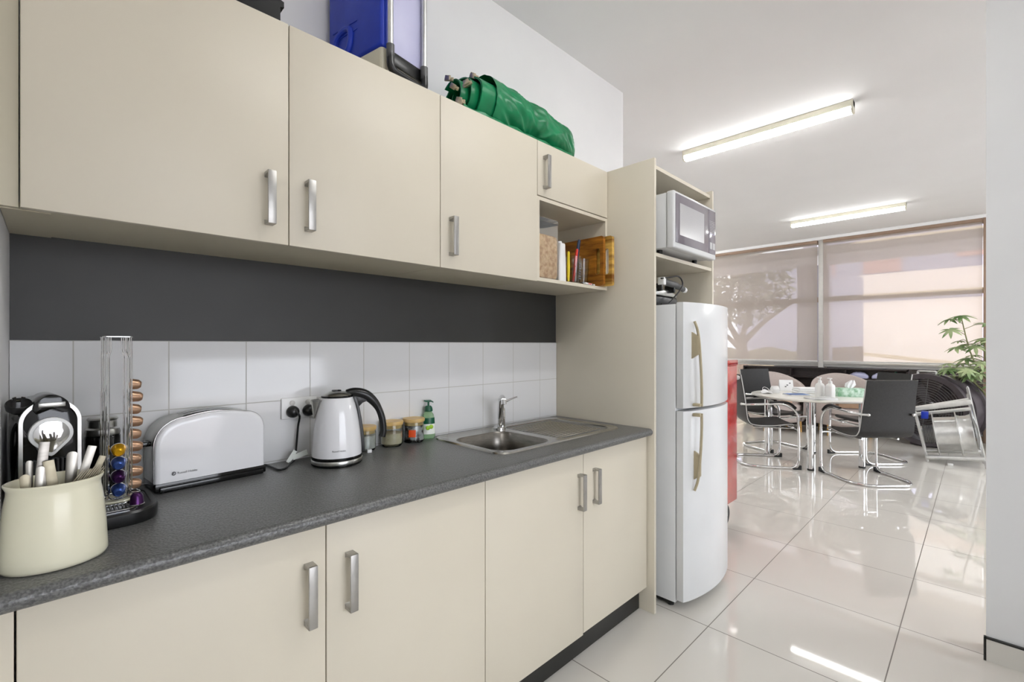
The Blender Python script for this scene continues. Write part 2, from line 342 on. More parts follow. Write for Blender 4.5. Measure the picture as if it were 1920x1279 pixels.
# splashback tiles and charcoal band on the back wall
struct('trim_1', MB().box(-0.075, XT - 0.001, YW - 0.008, YW, 0.895, 1.3218, 0.001), M_tile)
struct('trim_2', MB().box(-0.075, XT - 0.001, YW - 0.003, YW, 1.3225, 1.60), M_dark)
XW = 8.95
struct('wall_window', MB().box(XW - 0.05, XW + 0.12, -3.5, -0.12, 0, H).box(XW - 0.05, XW + 0.12, 4.15, 6.0, 0, H).box(XW - 0.05, XW + 0.12, -0.12, 4.15, 3.02, H), M_wall)
struct('trim_3', MB().box(XW - 0.16, XW - 0.05, -3.5, 6.0, 3.0, H, 0.01), M_ceil)
YM = 1.812
def window(name, y0, y1):
    e = bpy.data.objects.new(name, None); COL.objects.link(e); e.location = (XW, y0, 0); e['kind'] = 'structure'
    f = MB()
    for z0, z1 in ((0.0, 0.06), (2.01, 2.09), (2.96, 3.02)): f.box(XW - 0.01, XW + 0.06, y0, y1, z0, z1, 0.004)
    f.box(XW - 0.01, XW + 0.06, y0, y0 + 0.05, 0, 3.02, 0.004).box(XW - 0.01, XW + 0.06, y1 - 0.05, y1, 0, 3.02, 0.004)
    f.build('frame', M_bronze, e, world=True)
    MB().box(XW - 0.05, XW + 0.06, y0, y1, 0.955, 1.025, 0.006).box(XW - 0.085, XW - 0.03, y0, y1, 1.0, 1.03, 0.004).build('sill_rail', M_alum, e, world=True)
    for z0, z1 in ((0.06, 0.955), (1.025, 2.01), (2.09, 2.96)): MB().box(XW + 0.02, XW + 0.026, y0 + 0.05, y1 - 0.05, z0, z1).build('pane', M_glass, e, world=True)
    return e
window('window_1', YM, 4.15); window('window_2', -0.10, YM)
struct('trim_6', MB().box(XW - 0.16, XW - 0.04, -0.135, -0.035, 0, 3.0, 0.004), M_bronze)
struct('trim_4', MB().box(XW - 0.11, XW - 0.012, YM - 0.035, YM + 0.035, 0, 3.0, 0.005), M_alum)
e = bpy.data.objects.new('window_fill_rear', None); COL.objects.link(e); e.location = (1.5, -2.24, WZ0); e['kind'] = 'structure'  # unseen rear window, added for frontal fill daylight
m = MB()
for x in (WX0, WX1 - 0.06): m.box(x, x + 0.06, -2.27, -2.21, WZ0, WZ1, 0.004)
m.box(WX0, WX1, -2.27, -2.21, WZ0, WZ0 + 0.06, 0.004).box(WX0, WX1, -2.27, -2.21, WZ1 - 0.06, WZ1, 0.004)
m.build('frame', M_alum, e, world=True)
for x0, x1 in ((WX0 + 0.06, WX1 - 0.06),): MB().box(x0, x1, -2.243, -2.237, WZ0 + 0.06, WZ1 - 0.06).build('pane', M_glass, e, world=True)
e = bpy.data.objects.new('window_fill_south', None); COL.objects.link(e); e.location = (6.1, -3.55, 0.1); e['kind'] = 'structure'  # unseen shopfront window, added to bring fill daylight into the large room
m = MB()
for x in (4.0, 6.07, 8.14): m.box(x, x + 0.06, -3.58, -3.52, 0.1, 2.85, 0.004)
m.box(4.0, 8.2, -3.58, -3.52, 0.1, 0.16, 0.004).box(4.0, 8.2, -3.58, -3.52, 2.79, 2.85, 0.004).build('frame', M_alum, e, world=True)
for x0, x1 in ((4.06, 6.07), (6.13, 8.14)): MB().box(x0, x1, -3.553, -3.547, 0.16, 2.79).build('pane', M_glass, e, world=True)
tag(MB().box(-20, 8.9, -24, -3.7, -0.12, -0.02).build('ground', M_ground), kind='structure')
def blind(y0, y1, label):
    t = thing('roller_blind', label, 'blind', (XW - 0.13, (y0 + y1) / 2, 1.03), 0, 'sunscreen blinds on the far windows')
    MB().box(XW - 0.131, XW - 0.129, y0, y1, 1.05, 3.0).build('fabric', M_blind, t, world=True)
    MB().cyl((XW - 0.115, y0, 2.985), (XW - 0.115, y1, 2.985), 0.036).build('roller', M_bronze, t, world=True)
    MB().box(XW - 0.138, XW - 0.122, y0, y1, 1.033, 1.055, 0.004).build('bottom_rail', M_alum, t, world=True)
blind(YM + 0.04, 4.10, 'sheer roller blind left of the mullion with tree silhouette behind')
blind(-0.03, YM - 0.04, 'sheer roller blind right of the mullion, glowing in the sun')

# ================================================================== KITCHEN JOINERY
def d_handle(parent, x, y, z0, z1, wd=0.021):
    """flat bar pull: x centre, y door face, bar stands 33 mm proud"""
    m = MB().box(x - wd / 2, x + wd / 2, y - 0.033, y - 0.027, z0, z1, 0.001)
    for z, s in ((z0, 1), (z1, -1)):
        m.prism([(y, z), (y - 0.030, z), (y - 0.030, z + s * 0.006), (y - 0.008, z + s * 0.009), (y, z + s * 0.014)], 'yz', x - wd / 2, x + wd / 2)
    return m.build('handle', M_handle, parent, 'satin metal bar handle', world=True)
def door(parent, x0, x1, z0, z1, yf, hx, hz0, hz1, g=0.0015):
    d = MB().box(x0 + g, x1 - g, yf, yf + 0.018, z0, z1, 0.0012).build('door', M_cab, parent, world=True)
    d_handle(d, hx, yf, hz0, hz1)
    return d
YC, ZB, ZT = 1.378, 1.595, 2.2175
def carcass(m, x0, x1, y0, y1, z0, z1, t=0.016, shelf=()):
    m.box(x0, x0 + t, y0, y1, z0, z1).box(x1 - t, x1, y0, y1, z0, z1)
    m.box(x0 + t, x1 - t, y0, y1, z0, z0 + t).box(x0 + t, x1 - t, y0, y1, z1 - t, z1).box(x0 + t, x1 - t, y1 - 0.006, y1, z0 + t, z1 - t)
    for z in shelf: m.box(x0 + t, x1 - t, y0, y1 - 0.006, z, z + t)
    return m
t = thing('wall_cabinet', 'wide cream wall cabinet with two doors at the left end', 'cabinet', (0.48, 1.56, ZB), 0, 'cream wall cabinets')
carcass(MB(), -0.046, 1.001, YC + 0.02, YW - 0.004, ZB, ZT).build('body', M_cabin, t, world=True)
MB().box(-0.075, -0.048, YC + 0.022, YC + 0.04, ZB, ZT).box(-0.075, 0.0, YC + 0.04, YW - 0.004, ZB - 0.002, ZB + 0.014).build('filler_strip', M_cabin, t, world=True)
door(t, -0.046, 0.478, ZB - 0.003, ZT, YC, 0.4245, 1.639, 1.783)
door(t, 0.478, 1.002, ZB - 0.003, ZT, YC, 0.5315, 1.639, 1.783)
t = thing('wall_cabinet', 'single-door cream wall cabinet under the green bundle', 'cabinet', (1.26, 1.56, ZB), 0, 'cream wall cabinets')
carcass(MB(), 1.003, 1.526, YC + 0.02, YW - 0.004, ZB, ZT).build('body', M_cabin, t, world=True)
door(t, 1.002, 1.527, ZB - 0.003, ZT, YC, 1.0515, 1.639, 1.781)
t = thing('wall_cabinet', 'cream wall cabinet with small door above an open niche', 'cabinet', (1.80, 1.56, ZB), 0, 'cream wall cabinets')
carcass(MB(), 1.528, 2.076, YC + 0.003, YW - 0.004, ZB, 1.972, shelf=()).build('open_niche', M_cab, t, world=True)
carcass(MB(), 1.528, 2.076, YC + 0.02, YW - 0.004, 1.973, ZT).build('body', M_cabin, t, world=True)
door(t, 1.527, 2.076, 1.976, ZT, YC, 1.574, 2.010, 2.156)

YD = 1.149
t = thing('base_cabinet', 'cream base cabinet with two doors left of the sink', 'cabinet', (0.48, 1.43, 0), 0, 'cream base cabinets')
carcass(MB(), -0.043, 1.016, YD + 0.02, YW - 0.01, 0.13, 0.864).build('body', M_cabin, t, world=True)
MB().box(-0.075, -0.045, YD + 0.004, YD + 0.03, 0.11, 0.864).build('filler_strip', M_cab, t, world=True)
MB().box(-0.07, 1.016, YD + 0.045, YD + 0.06, 0, 0.13).build('kickboard', M_kick, t, world=True)
door(t, -0.043, 0.487, 0.115, 0.862, YD, 0.4435, 0.632, 0.781)
door(t, 0.487, 1.017, 0.115, 0.862, YD, 0.5465, 0.632, 0.777)
t = thing('base_cabinet', 'cream base cabinet with two doors below the sink', 'cabinet', (1.55, 1.43, 0), 0, 'cream base cabinets')
b = MB().box(1.018, 1.034, YD + 0.02, YW - 0.01, 0.13, 0.864).box(2.05, 2.066, YD + 0.02, YW - 0.01, 0.13, 0.864).box(1.034, 2.05, YD + 0.02, YW - 0.01, 0.13, 0.146).box(1.034, 2.05, YW - 0.016, YW - 0.01, 0.146, 0.864)
b.build('body', M_cabin, t, world=True)
MB().box(1.017, XT - 0.002, YD + 0.045, YD + 0.06, 0, 0.13).build('kickboard', M_kick, t, world=True)
door(t, 1.017, 1.555, 0.115, 0.862, YD, 1.526, 0.640, 0.785)
door(t, 1.555, 2.072, 0.122, 0.862, YD, 1.630, 0.643, 0.789)
# worktop with a bullnose front and a cut-out for the sink bowl
wy0, wy1, wz0, wz1 = 1.119, YW - 0.009, 0.866, 0.9
SX0, SX1, SY0, SY1 = 1.178, 2.000, 1.240, 1.692
BX0, BX1, BY0, BY1 = 1.212, 1.520, 1.272, 1.600
prof = [(wy1, wz0), (wy1, wz1)] + [(wy0 + 0.017 - 0.017 * math.sin(a), wz0 + 0.017 + 0.017 * math.cos(a)) for a in [PI * k / 10 for k in range(11)]]
m = MB(); x0, x1 = -0.074, XT - 0.002
cut0, cut1 = BX0 - 0.01, BX1 + 0.01
m.prism(prof, 'yz', x0, cut0); m.prism(prof, 'yz', cut1, x1)
pf = [(BY0 - 0.01, wz0), (BY0 - 0.01, wz1)] + prof[2:]; m.prism(pf, 'yz', cut0, cut1)
m.box(cut0, cut1, BY1 + 0.01, wy1, wz0, wz1)
wt = tag(m.build('worktop', M_top), 'long dark grey mottled worktop with rounded front edge', 'worktop')

# tall housing tower
t = thing('appliance_tower', 'tall open cream tower housing the fridge and microwave', 'cabinet', (2.43, 1.42, 0))
MB().box(XT, XT + 0.018, 1.112, YW - 0.002, 0, ZT + 0.003, 0.001).build('side_panel', M_cab, t, world=True)
MB().box(2.772, 2.79, 1.112, YW - 0.002, 0, ZT + 0.003, 0.001).build('side_panel', M_cab, t, world=True)
MB().box(XT + 0.018, 2.772, 1.125, YW - 0.002, 2.178, 2.196).build('top_panel', M_cab, t, world=True)
MB().box(XT + 0.018, 2.772, 1.118, YW - 0.02, 1.745, 1.763).build('shelf', M_cab, t, world=True)
MB().box(XT + 0.018, 2.772, YW - 0.02, YW - 0.004, 0.05, 2.178).build('back_panel', M_cabin, t, world=True)

# ================================================================== SINK AND TAP
t = thing('kitchen_sink', 'stainless steel sink with ribbed drainer set into grey worktop', 'sink', (1.59, 1.46, 0.9))
zt = 0.9065
m = MB()
def ring(o, i, zo, zi):
    n = len(o); return [[(*o[k], zo) for k in range(n)], [(*i[k], zi) for k in range(n)]]
outer0 = rrect(SX0, SX1, SY0, SY1, 0.055, 8); outer1 = rrect(SX0 + 0.004, SX1 - 0.004, SY0 + 0.004, SY1 - 0.004, 0.052, 8); outer2 = rrect(SX0 + 0.013, SX1 - 0.013, SY0 + 0.013, SY1 - 0.013, 0.046, 8); outer3 = rrect(SX0 + 0.02, SX1 - 0.02, SY0 + 0.02, SY1 - 0.02, 0.04, 8)
m.grid([[(*p, 0.9005) for p in outer0], [(*p, zt) for p in outer1], [(*p, zt) for p in outer2], [(*p, zt - 0.003) for p in outer3]], True)
# deck between rim and bowl / drainer: bridge with bowl lip
bowl_lip = rrect(BX0, BX1, BY0, BY1, 0.07, 8)
DX0, DX1, DY0, DY1 = 1.565, 1.965, 1.275, 1.655
zd = zt - 0.003
t_b = bmesh.new()
def loop(pts, z):
    vs = [t_b.verts.new((*p, z)) for p in pts]; return [t_b.edges.new((vs[i], vs[(i + 1) % len(vs)])) for i in range(len(vs))]
ed = loop(outer3, zd) + loop(bowl_lip, zd) + loop(rrect(DX0, DX1, DY0, DY1, 0.05, 8), zd)
bmesh.ops.triangle_fill(t_b, use_beauty=True, use_dissolve=False, edges=ed, normal=(0, 0, 1))
for f in t_b.faces: f.normal_update()
m.merge(t_b); m.build('deck', M_sink, t, world=True, ang=30)
m = MB()
rows = []
for ins, z, r in ((0.0, zd, 0.07), (0.004, zd - 0.004, 0.068), (0.010, 0.83, 0.062), (0.014, 0.775, 0.055), (0.03, 0.755, 0.05), (0.10, 0.750, 0.03)):
    rows.append([(*p, z) for p in rrect(BX0 + ins, BX1 - ins, BY0 + ins, BY1 - ins, r, 8)])
m.grid(rows, True); fl = bmesh.new(); fl.faces.new([fl.verts.new(p) for p in rows[-1]]); m.merge(fl)
m.build('bowl', M_bowl, t, world=True, ang=50)
MB().lathe([(0.0, 0.0), (0.028, 0.001), (0.034, 0.003), (0.038, 0.001)], 28, (1.365, 1.436, 0.751), cap=False).build('drain', M_chrome, t, world=True)
m = MB(); rows = []
D1 = rrect(DX0, DX1, DY0, DY1, 0.05, 8); D2 = rrect(DX0 + 0.008, DX1 - 0.008, DY0 + 0.008, DY1 - 0.008, 0.044, 8)
m.grid([[(*p, zd) for p in D1], [(*p, zd - 0.007) for p in D2]], True)
fl = bmesh.new(); fl.faces.new([fl.verts.new((*p, zd - 0.007)) for p in D2]); m.merge(fl)
for k in range(14):
    y = DY0 + 0.035 + k * (DY1 - DY0 - 0.07) / 13
    m.tube([(DX0 + 0.02, y, zd - 0.0075), (DX0 + 0.035, y, zd - 0.005), (DX1 - 0.07, y, zd - 0.005), (DX1 - 0.055, y, zd - 0.0075)], 0.0046, 8)
m.box(DX1 - 0.04, DX1 - 0.022, DY0 + 0.05, DY1 - 0.09, zd - 0.0068, zd - 0.004, 0.001)
m.build('drainer', M_sink, t, world=True)
t = thing('mixer_tap', 'chrome mixer tap with lever behind the sink bowl', 'tap', (1.543, 1.640, 0.9045))
MB().lathe([(0.030, 0), (0.030, 0.006), (0.026, 0.010)], 28).lathe([(0.0205, 0.008), (0.019, 0.03), (0.0185, 0.075), (0.017, 0.095), (0.010, 0.108)], 28, (0.012, 0.0, 0)).build('body', M_chrome, t)
sp = smooth([(0.004, -0.006, 0.02), (-0.004, -0.012, 0.07), (-0.010, -0.020, 0.115), (-0.020, -0.034, 0.148), (-0.040, -0.062, 0.158), (-0.066, -0.098, 0.150)], 6)
MB().tube(sp, [0.016 - 0.004 * i / len(sp) for i in range(len(sp))], 16).cyl((-0.066, -0.098, 0.152), (-0.069, -0.102, 0.132), 0.0125, 0.0125, 16).build('spout', M_chrome, t)
lv = smooth([(0.012, 0.0, 0.104), (0.020, -0.004, 0.120), (0.045, -0.016, 0.135), (0.085, -0.036, 0.150)], 5)
MB().tube(lv, [0.013, 0.012, 0.011, 0.010, 0.009, 0.0085, 0.008, 0.0075, 0.007, 0.0065, 0.006, 0.0055, 0.005, 0.0048, 0.0046, 0.0046][:len(lv)], 12, flat=0.8).build('lever', M_chrome, t)

# ================================================================== CEILING LIGHTS
def batten(x, y0, y1, label, along='y', tube=None):
    L = (y1 - y0) if along == 'y' else (y1 - y0)
    loc = (x, (y0 + y1) / 2, H) if along == 'y' else ((y0 + y1) / 2, x, H)
    t = thing('ceiling_light', label, 'light', loc, 0 if along == 'y' else PI / 2, 'ceiling battens')
    h = L / 2
    MB().box(-0.036, 0.036, -h, h, -0.045, 0, 0.003).build('housing', M_lamphouse, t)
    pr = [(-0.0345, -0.0455), (-0.036, -0.066), (-0.022, -0.084), (0.022, -0.084), (0.036, -0.066), (0.0345, -0.0455)]
    MB().prism(pr, 'xz', -h + 0.012, h - 0.012).build('diffuser', tube or M_lamp, t)
    for s in (-1, 1):
        MB().prism([(-0.037, 0), (-0.037, -0.07), (-0.022, -0.086), (0.022, -0.086), (0.037, -0.07), (0.037, 0)], 'xz', s * h - 0.006 - s * 0.006, s * h + 0.006 - s * 0.006).build('end_cap', M_lamphouse, t)
    return t
batten(4.06, 0.63, 1.88, 'ceiling batten light nearest the tall tower')
batten(7.43, 0.63, 1.88, 'ceiling batten light close to the far windows')
batten(0.26, 0.85, 2.10, 'ceiling batten light over the kitchen aisle', along='x', tube=M_lampk)
batten(-0.95, -1.2, 0.05, 'added fill batten light behind the left wall', tube=M_lampk)  # unseen batten, added as fill behind the camera
batten(4.06, -2.6, -1.35, 'added fill batten light behind the right wall', tube=M_lampfill)  # this and the next three are unseen, added to brighten the large room
batten(7.43, -2.6, -1.35, 'added fill batten light at the near end of windows', tube=M_lampfill)
batten(4.06, 3.6, 4.85, 'added fill batten light behind the tower', tube=M_lampfill)
batten(7.43, 3.6, 4.85, 'added fill batten light at far end of windows', tube=M_lampfill)

# ================================================================== ON THE WORKTOP
Z0 = 0.9005
# --- cutlery crock
PC = (0.006, 1.240, Z0)
t = thing('utensil_crock', 'cream ceramic oval crock full of cutlery at the worktop left end', 'crock', PC)
pf = [(0.0, 0.0), (0.066, 0.0), (0.0735, 0.002), (0.076, 0.008), (0.0755, 0.02), (0.073, 0.07), (0.069, 0.115), (0.0655, 0.136), (0.0655, 0.145), (0.0690, 0.152), (0.0695, 0.155), (0.0675, 0.156), (0.063, 0.146), (0.0635, 0.13), (0.068, 0.07), (0.069, 0.012), (0.0, 0.010)]
MB().lathe(pf, 56, sx=1.0, sy=0.90, cap=False).build('body', M_cream, t, ang=60)
def bar(name, label, p0, p1, w, th, m, fine=0.0, cat='cutlery', wt=None, up=None):
    """flat handle from p0 (down in the crock) to p1"""
    a, b = Vector(p0), Vector(p1); d = (b - a).normalized(); v = (Vector((0, 0, 1.31)) - b).normalized()
    s = d.cross(v).normalized(); n = s.cross(d).normalized(); L = (b - a).length; w2 = w if wt is None else wt
    M = Matrix((s, d, n)).transposed().to_4x4(); M.translation = a
    out = [(-w / 2, 0), (w / 2, 0)]
    if fine: out += [(w2 / 2 * math.cos(k * PI / 8), L - w2 / 2 + w2 / 2 * math.sin(k * PI / 8)) for k in range(9)]
    else: out += [(w2 / 2, L - 0.001), (w2 / 2 - 0.001, L), (-w2 / 2 + 0.001, L), (-w2 / 2, L - 0.001)]
    return tag(MB().prism(out, 'xy', -th / 2, th / 2, 0.0004, M=M).build(name, m), label, cat, 'cutlery in the crock')
GC = 'cutlery in the crock'
bar('table_knife', 'tall grey steel knife handle standing highest in the crock', (-0.026, 1.225, 0.93), (-0.0085, 1.225, 1.130), 0.0145, 0.004, M_bowl)
bar('serving_spoon', 'broad bright steel blade beside the tall knife in the crock', (-0.010, 1.212, 0.93), (-0.014, 1.212, 1.088), 0.021, 0.002, M_cutl, 1, wt=0.012)
bar('dessert_spoon', 'small steel spoon handle behind the tall knife in the crock', (-0.029, 1.252, 0.93), (-0.029, 1.252, 1.094), 0.010, 0.002, M_cutl, 1)
bar('dinner_spoon', 'dull flat spoon handle leaning left in the crock middle', (0.018, 1.215, 0.93), (-0.004, 1.215, 1.096), 0.0155, 0.002, M_cutb)
bar('butter_knife', 'round-ended steel handle standing in the crock centre back', (0.022, 1.262, 0.93), (0.030, 1.262, 1.100), 0.017, 0.002, M_cutl, 1)
bar('carving_fork', 'wide steel handle leaning right at the crock back', (0.012, 1.254, 0.93), (0.059, 1.254, 1.108), 0.014, 0.003, M_cutl)
bar('salad_fork', 'worn flat handle leaning over the right rim of the crock', (0.018, 1.262, 0.93), (0.0745, 1.250, 1.086), 0.011, 0.002, M_cutb)
bar('teaspoon', 'dark steel spoon tip low at the left rim of the crock', (-0.026, 1.225, 0.93), (-0.034, 1.215, 1.076), 0.014, 0.002, M_cutb, 1)
fk = ['lowest of the slanting forks along the front rim of the crock', 'second slanting fork up from the front rim of the crock', 'third slanting fork up from the front rim of the crock', 'topmost slanting fork leaning on the right rim of the crock']
for k, lb in enumerate(fk):
    m = MB(); ox = 0.0085 * k; oy = 0.008 * k
    a = Vector((-0.012 + ox, 1.200 + oy, 0.985)); d = Vector((0.060, 0.010, 0.084)); s = Vector((0.80, 0.0, -0.58)).normalized()
    for q in range(4):
        o = s * (q - 1.5) * 0.0032
        m.tube([a + o + d * 0.62, a + o + d * 0.85, a + o + d * 1.0], [0.0011, 0.0011, 0.0006], 6)
    m.tube([a, a + d * 0.4, a + d * 0.63], [0.0024, 0.0024, 0.0062], 8, flat=0.35)
    tag(m.build('fork', M_cutb), 'steel fork, ' + lb, 'cutlery', GC)

# --- coffee machine, left of the tray
CM = (0.000, 1.455, Z0)
t = thing('coffee_machine', 'black and silver pod coffee machine behind the cream crock', 'coffee machine', CM, math.radians(7))
def arch(hw, z0, z1, r, k=14):
    return [(-hw, z0)] + [(hw, z0), (hw, z1 - r)] + [(hw - r + r * math.cos(PI / 2 * j / k), z1 - r + r * math.sin(PI / 2 * j / k)) for j in range(k + 1)] + [(-hw + r - r * math.sin(PI / 2 * j / k), z1 - r + r * math.cos(PI / 2 * j / k)) for j in range(k + 1)] + [(-hw, z1 - r)]
MB().prism(arch(0.048, 0.004, 0.284, 0.048), 'xz', 0.006, 0.215, 0.002).build('body', M_gblack, t)
o_, i_ = arch(0.050, 0.0, 0.288, 0.050), arch(0.0435, 0.0, 0.2805, 0.0435)
MB().grid([[(p[0], 0.0, p[1]) for p in o_], [(p[0], 0.012, p[1]) for p in o_], [(p[0], 0.012, p[1]) for p in i_], [(p[0], 0.0, p[1]) for p in i_], [(p[0], 0.0, p[1]) for p in o_]], True).build('chrome_arch', M_steel, t, 'brushed silver arch framing the front')
def drop(s, k=40):
    out = []
    for j in range(k):
        a = 2 * PI * j / k; x, z = math.cos(a), math.sin(a)
        q = 1.0 + (0.33 * max(0, -z) ** 6)
        out.append((0.036 * s * x * (1 - 0.35 * max(0, -z) ** 3), 0.212 + 0.037 * s * z * q))
    return out
MB().prism(drop(1.0), 'xz', -0.006, 0.008, 0.002).build('drop_ring', M_plastic, t, 'white drop-shaped ring')
MB().prism(drop(0.82), 'xz', -0.009, -0.004, 0.001).build('drop_mirror', M_chrome, t, 'mirror-bright drop plate')
m = MB()
for k in range(12): m.cyl((-0.040 + k * 0.00728, 0.002, 0.0), (-0.040 + k * 0.00728, 0.002, 0.155), 0.0036, n=10)
m.build('ribbed_panel', M_black, t)
lid = smooth([(-0.030, 0.268), (-0.026, 0.283), (-0.010, 0.297), (0.010, 0.297), (0.026, 0.283), (0.030, 0.268)], 5)
MB().prism([(p[0], p[1]) for p in [(q.x, q.y) for q in lid]] + [(0.024, 0.258), (0.0, 0.268), (-0.024, 0.258)], 'xz', -0.012, 0.10, 0.002).build('lever_lid', M_gblack, t)
MB().box(-0.022, 0.022, -0.0135, -0.010, 0.272, 0.283, 0.002).build('lever_trim', M_steel, t)
t = thing('power_plug', 'loose black three-pin plug resting on the coffee machine shoulder', 'plug', (-0.050, 1.480, 1.164), 0)
A = Matrix.Rotation(math.radians(28), 4, 'X')
MB().lathe([(0.0, 0.0), (0.013, 0.0), (0.020, 0.008), (0.0215, 0.020), (0.020, 0.023), (0.0, 0.023)], 28, cap=False, M=A).build('plug_body', M_black, t)
for x, y, r in ((-0.007, 0.004, 0.5), (0.007, 0.004, -0.5), (0.0, -0.008, 0)):
    MB().box(-0.0032, 0.0032, -0.0008, 0.0008, 0, 0.012, M=A @ Matrix.Translation((x, y, 0.023)) @ Matrix.Rotation(r, 4, 'Z')).build('pin', M_chrome, t)
MB().tube(smooth([(0, 0.004, 0.002), (0.002, 0.012, -0.012), (0.012, 0.02, -0.022), (-0.004, 0.035, -0.03), (-0.012, 0.055, -0.06), (-0.014, 0.10, -0.14), (-0.012, 0.13, -0.235), (-0.008, 0.16, -0.246)], 5), 0.0032, 8).build('cord', M_black, t)

# --- drip tray base, pod rack, pods
TY = (0.095, 1.475, Z0)
t = thing('drip_tray', 'black rounded tray with ribbed grid beneath the wire pod rack', 'tray', TY)
def base_out(s=1.0): return [(p[0] * s, p[1] * s) for p in rrect(-0.090, 0.090, -0.120, 0.115, 0.062, 10)]
m = MB()
rows = [[(*p, 0.0) for p in base_out(0.985)], [(*p, 0.004) for p in base_out(1.0)], [(*p, 0.026) for p in base_out(1.0)], [(*p, 0.031) for p in base_out(0.97)], [(*p, 0.031) for p in base_out(0.86)], [(*p, 0.029) for p in base_out(0.84)]]
m.grid(rows, True, cap=True).build('body', M_black, t)
fr = rrect(-0.056, 0.056, -0.096, -0.038, 0.028, 8)
MB().tube([(*p, 0.0325) for p in fr], 0.0018, 6, closed=True).build('grid_rim', M_chrome, t)
m = MB()
for k in range(14): m.box(-0.050 + k * 0.0073, -0.0468 + k * 0.0073, -0.092, -0.042, 0.030, 0.0325)
m.build('grid', M_pgrey, t)
RK = (0.113, 1.482, Z0 + 0.0312)
t = thing('pod_rack', 'tall chrome wire carousel holding coffee pods on black tray', 'rack', RK, math.radians(3))
MB().lathe([(0.0, 0.0), (0.036, 0.0), (0.038, 0.003), (0.036, 0.006), (0.0, 0.006)], 36, cap=False).build('turntable', M_cream, t)
w_ = MB(); HR = 0.398; q = 0.0265
for cx, cy in ((q, q), (-q, q), (-q, -q), (q, -q)):
    pass
for ax in range(4):
    R4 = Matrix.Rotation(ax * PI / 2, 4, 'Z')
    for sx in (-0.0185, 0.0185):
        w_.tube([R4 @ Vector(p) for p in fillet([(sx * 0.9, -q + 0.005, 0.012), (sx, -q, 0.03), (sx, -q, HR - 0.05), (sx * 0.72, -q, HR - 0.035), (sx * 0.72, -q, HR)], 0.006)], 0.0013, 6)
        w_.tube([R4 @ Vector(p) for p in [(sx * 1.25, -q + 0.010, 0.012), (sx * 1.25, -q + 0.010, HR)]], 0.0012, 6)
    w_.tube([R4 @ Vector(p) for p in smooth([(-0.018, -q, 0.018), (-0.012, -q - 0.016, 0.014), (0.012, -q - 0.016, 0.014), (0.018, -q, 0.018)], 5)], 0.0013, 6)
w_.build('wire_columns', M_chrome, t)
sq = rrect(-q - 0.001, q + 0.001, -q - 0.001, q + 0.001, 0.006, 4)
MB().tube([(*p, HR) for p in sq], 0.0015, 6, closed=True).build('top_ring', M_chrome, t)
MB().tube([(*p, 0.012) for p in sq], 0.0015, 6, closed=True).build('bottom_ring', M_chrome, t)
def pod(m, label, loc, rx, rz, group):
    o = bpy.data.objects.new('coffee_pod', None); COL.objects.link(o); o.empty_display_size = 0.01
    tag(o, label, 'pod', group); o.location = loc; o.rotation_euler = (rx, 0, rz)
    MB().lathe([(0.0142, 0.0012), (0.0136, 0.004), (0.0118, 0.020), (0.0100, 0.0235), (0.0072, 0.0265), (0.0066, 0.0255), (0.0, 0.0255)], 26, cap=False).build('cup', m, o)
    MB().lathe([(0.0, 0.0), (0.0140, 0.0), (0.0152, 0.0006), (0.0142, 0.0014)], 26, cap=False).build('foil_lid', M_foil, o)
    return o
GP = 'pods in the wire rack'
RZ = RK[2]
names4 = [(M_pblue, 'pale blue pod lowest in the front column of the wire rack'), (M_purple, 'purple pod between two blue pods in the wire rack front column'), (M_pblue, 'blue pod just below the yellow pod in the wire rack'), (M_gold, 'yellow pod topmost in the front column of the wire rack')]
for k, (mm, lb) in enumerate(names4):
    pod(mm, lb, (RK[0] + 0.002, RK[1] - 0.0235, RZ + 0.033 + k * 0.0318), math.radians(90 + 12), math.radians(-4), GP)
ords = ['lowest', 'second from the bottom', 'third from the bottom', 'fourth from the bottom', 'middle', 'fourth from the top', 'third from the top', 'second from the top', 'topmost']
cp = None
for k, od in enumerate(ords):
    lb = 'copper pod, %s in the right column of the wire rack' % od
    z = RZ + 0.036 + k * 0.0308; loc = (RK[0] + 0.0235 - (0.003 if k % 2 == 0 else 0), RK[1] - 0.002, z)
    if cp is None: cp = pod(M_copper, lb, loc, math.radians(90 + 8), PI / 2, GP)
    else: dup(cp, loc, PI / 2, lb)
    # rotation is shared by copy: rx kept from the first pod
    for o in [cp]: pass
for o in COL.objects:
    if o.name.startswith('coffee_pod') and o.get('label', '').startswith('copper'): o.rotation_euler = (math.radians(90 + 8), 0, PI / 2)
pod(M_purple, 'loose dark purple pod standing on the black drip tray', (0.144, 1.408, Z0 + 0.0326), 0, 0, None)

# --- plunger behind the rack
t = thing('coffee_canister', 'black canister with grey metal lid behind the wire pod rack', 'canister', (0.098, 1.655, Z0))
MB().lathe([(0.0, 0), (0.036, 0), (0.037, 0.004), (0.037, 0.165), (0.034, 0.172), (0.0, 0.172)], 36, cap=False).build('body', M_gblack, t)
MB().lathe([(0.036, 0.170), (0.0375, 0.176), (0.035, 0.186), (0.030, 0.190), (0.030, 0.208), (0.033, 0.212), (0.030, 0.216), (0.0, 0.217)], 36, cap=False).build('lid', M_steel, t)

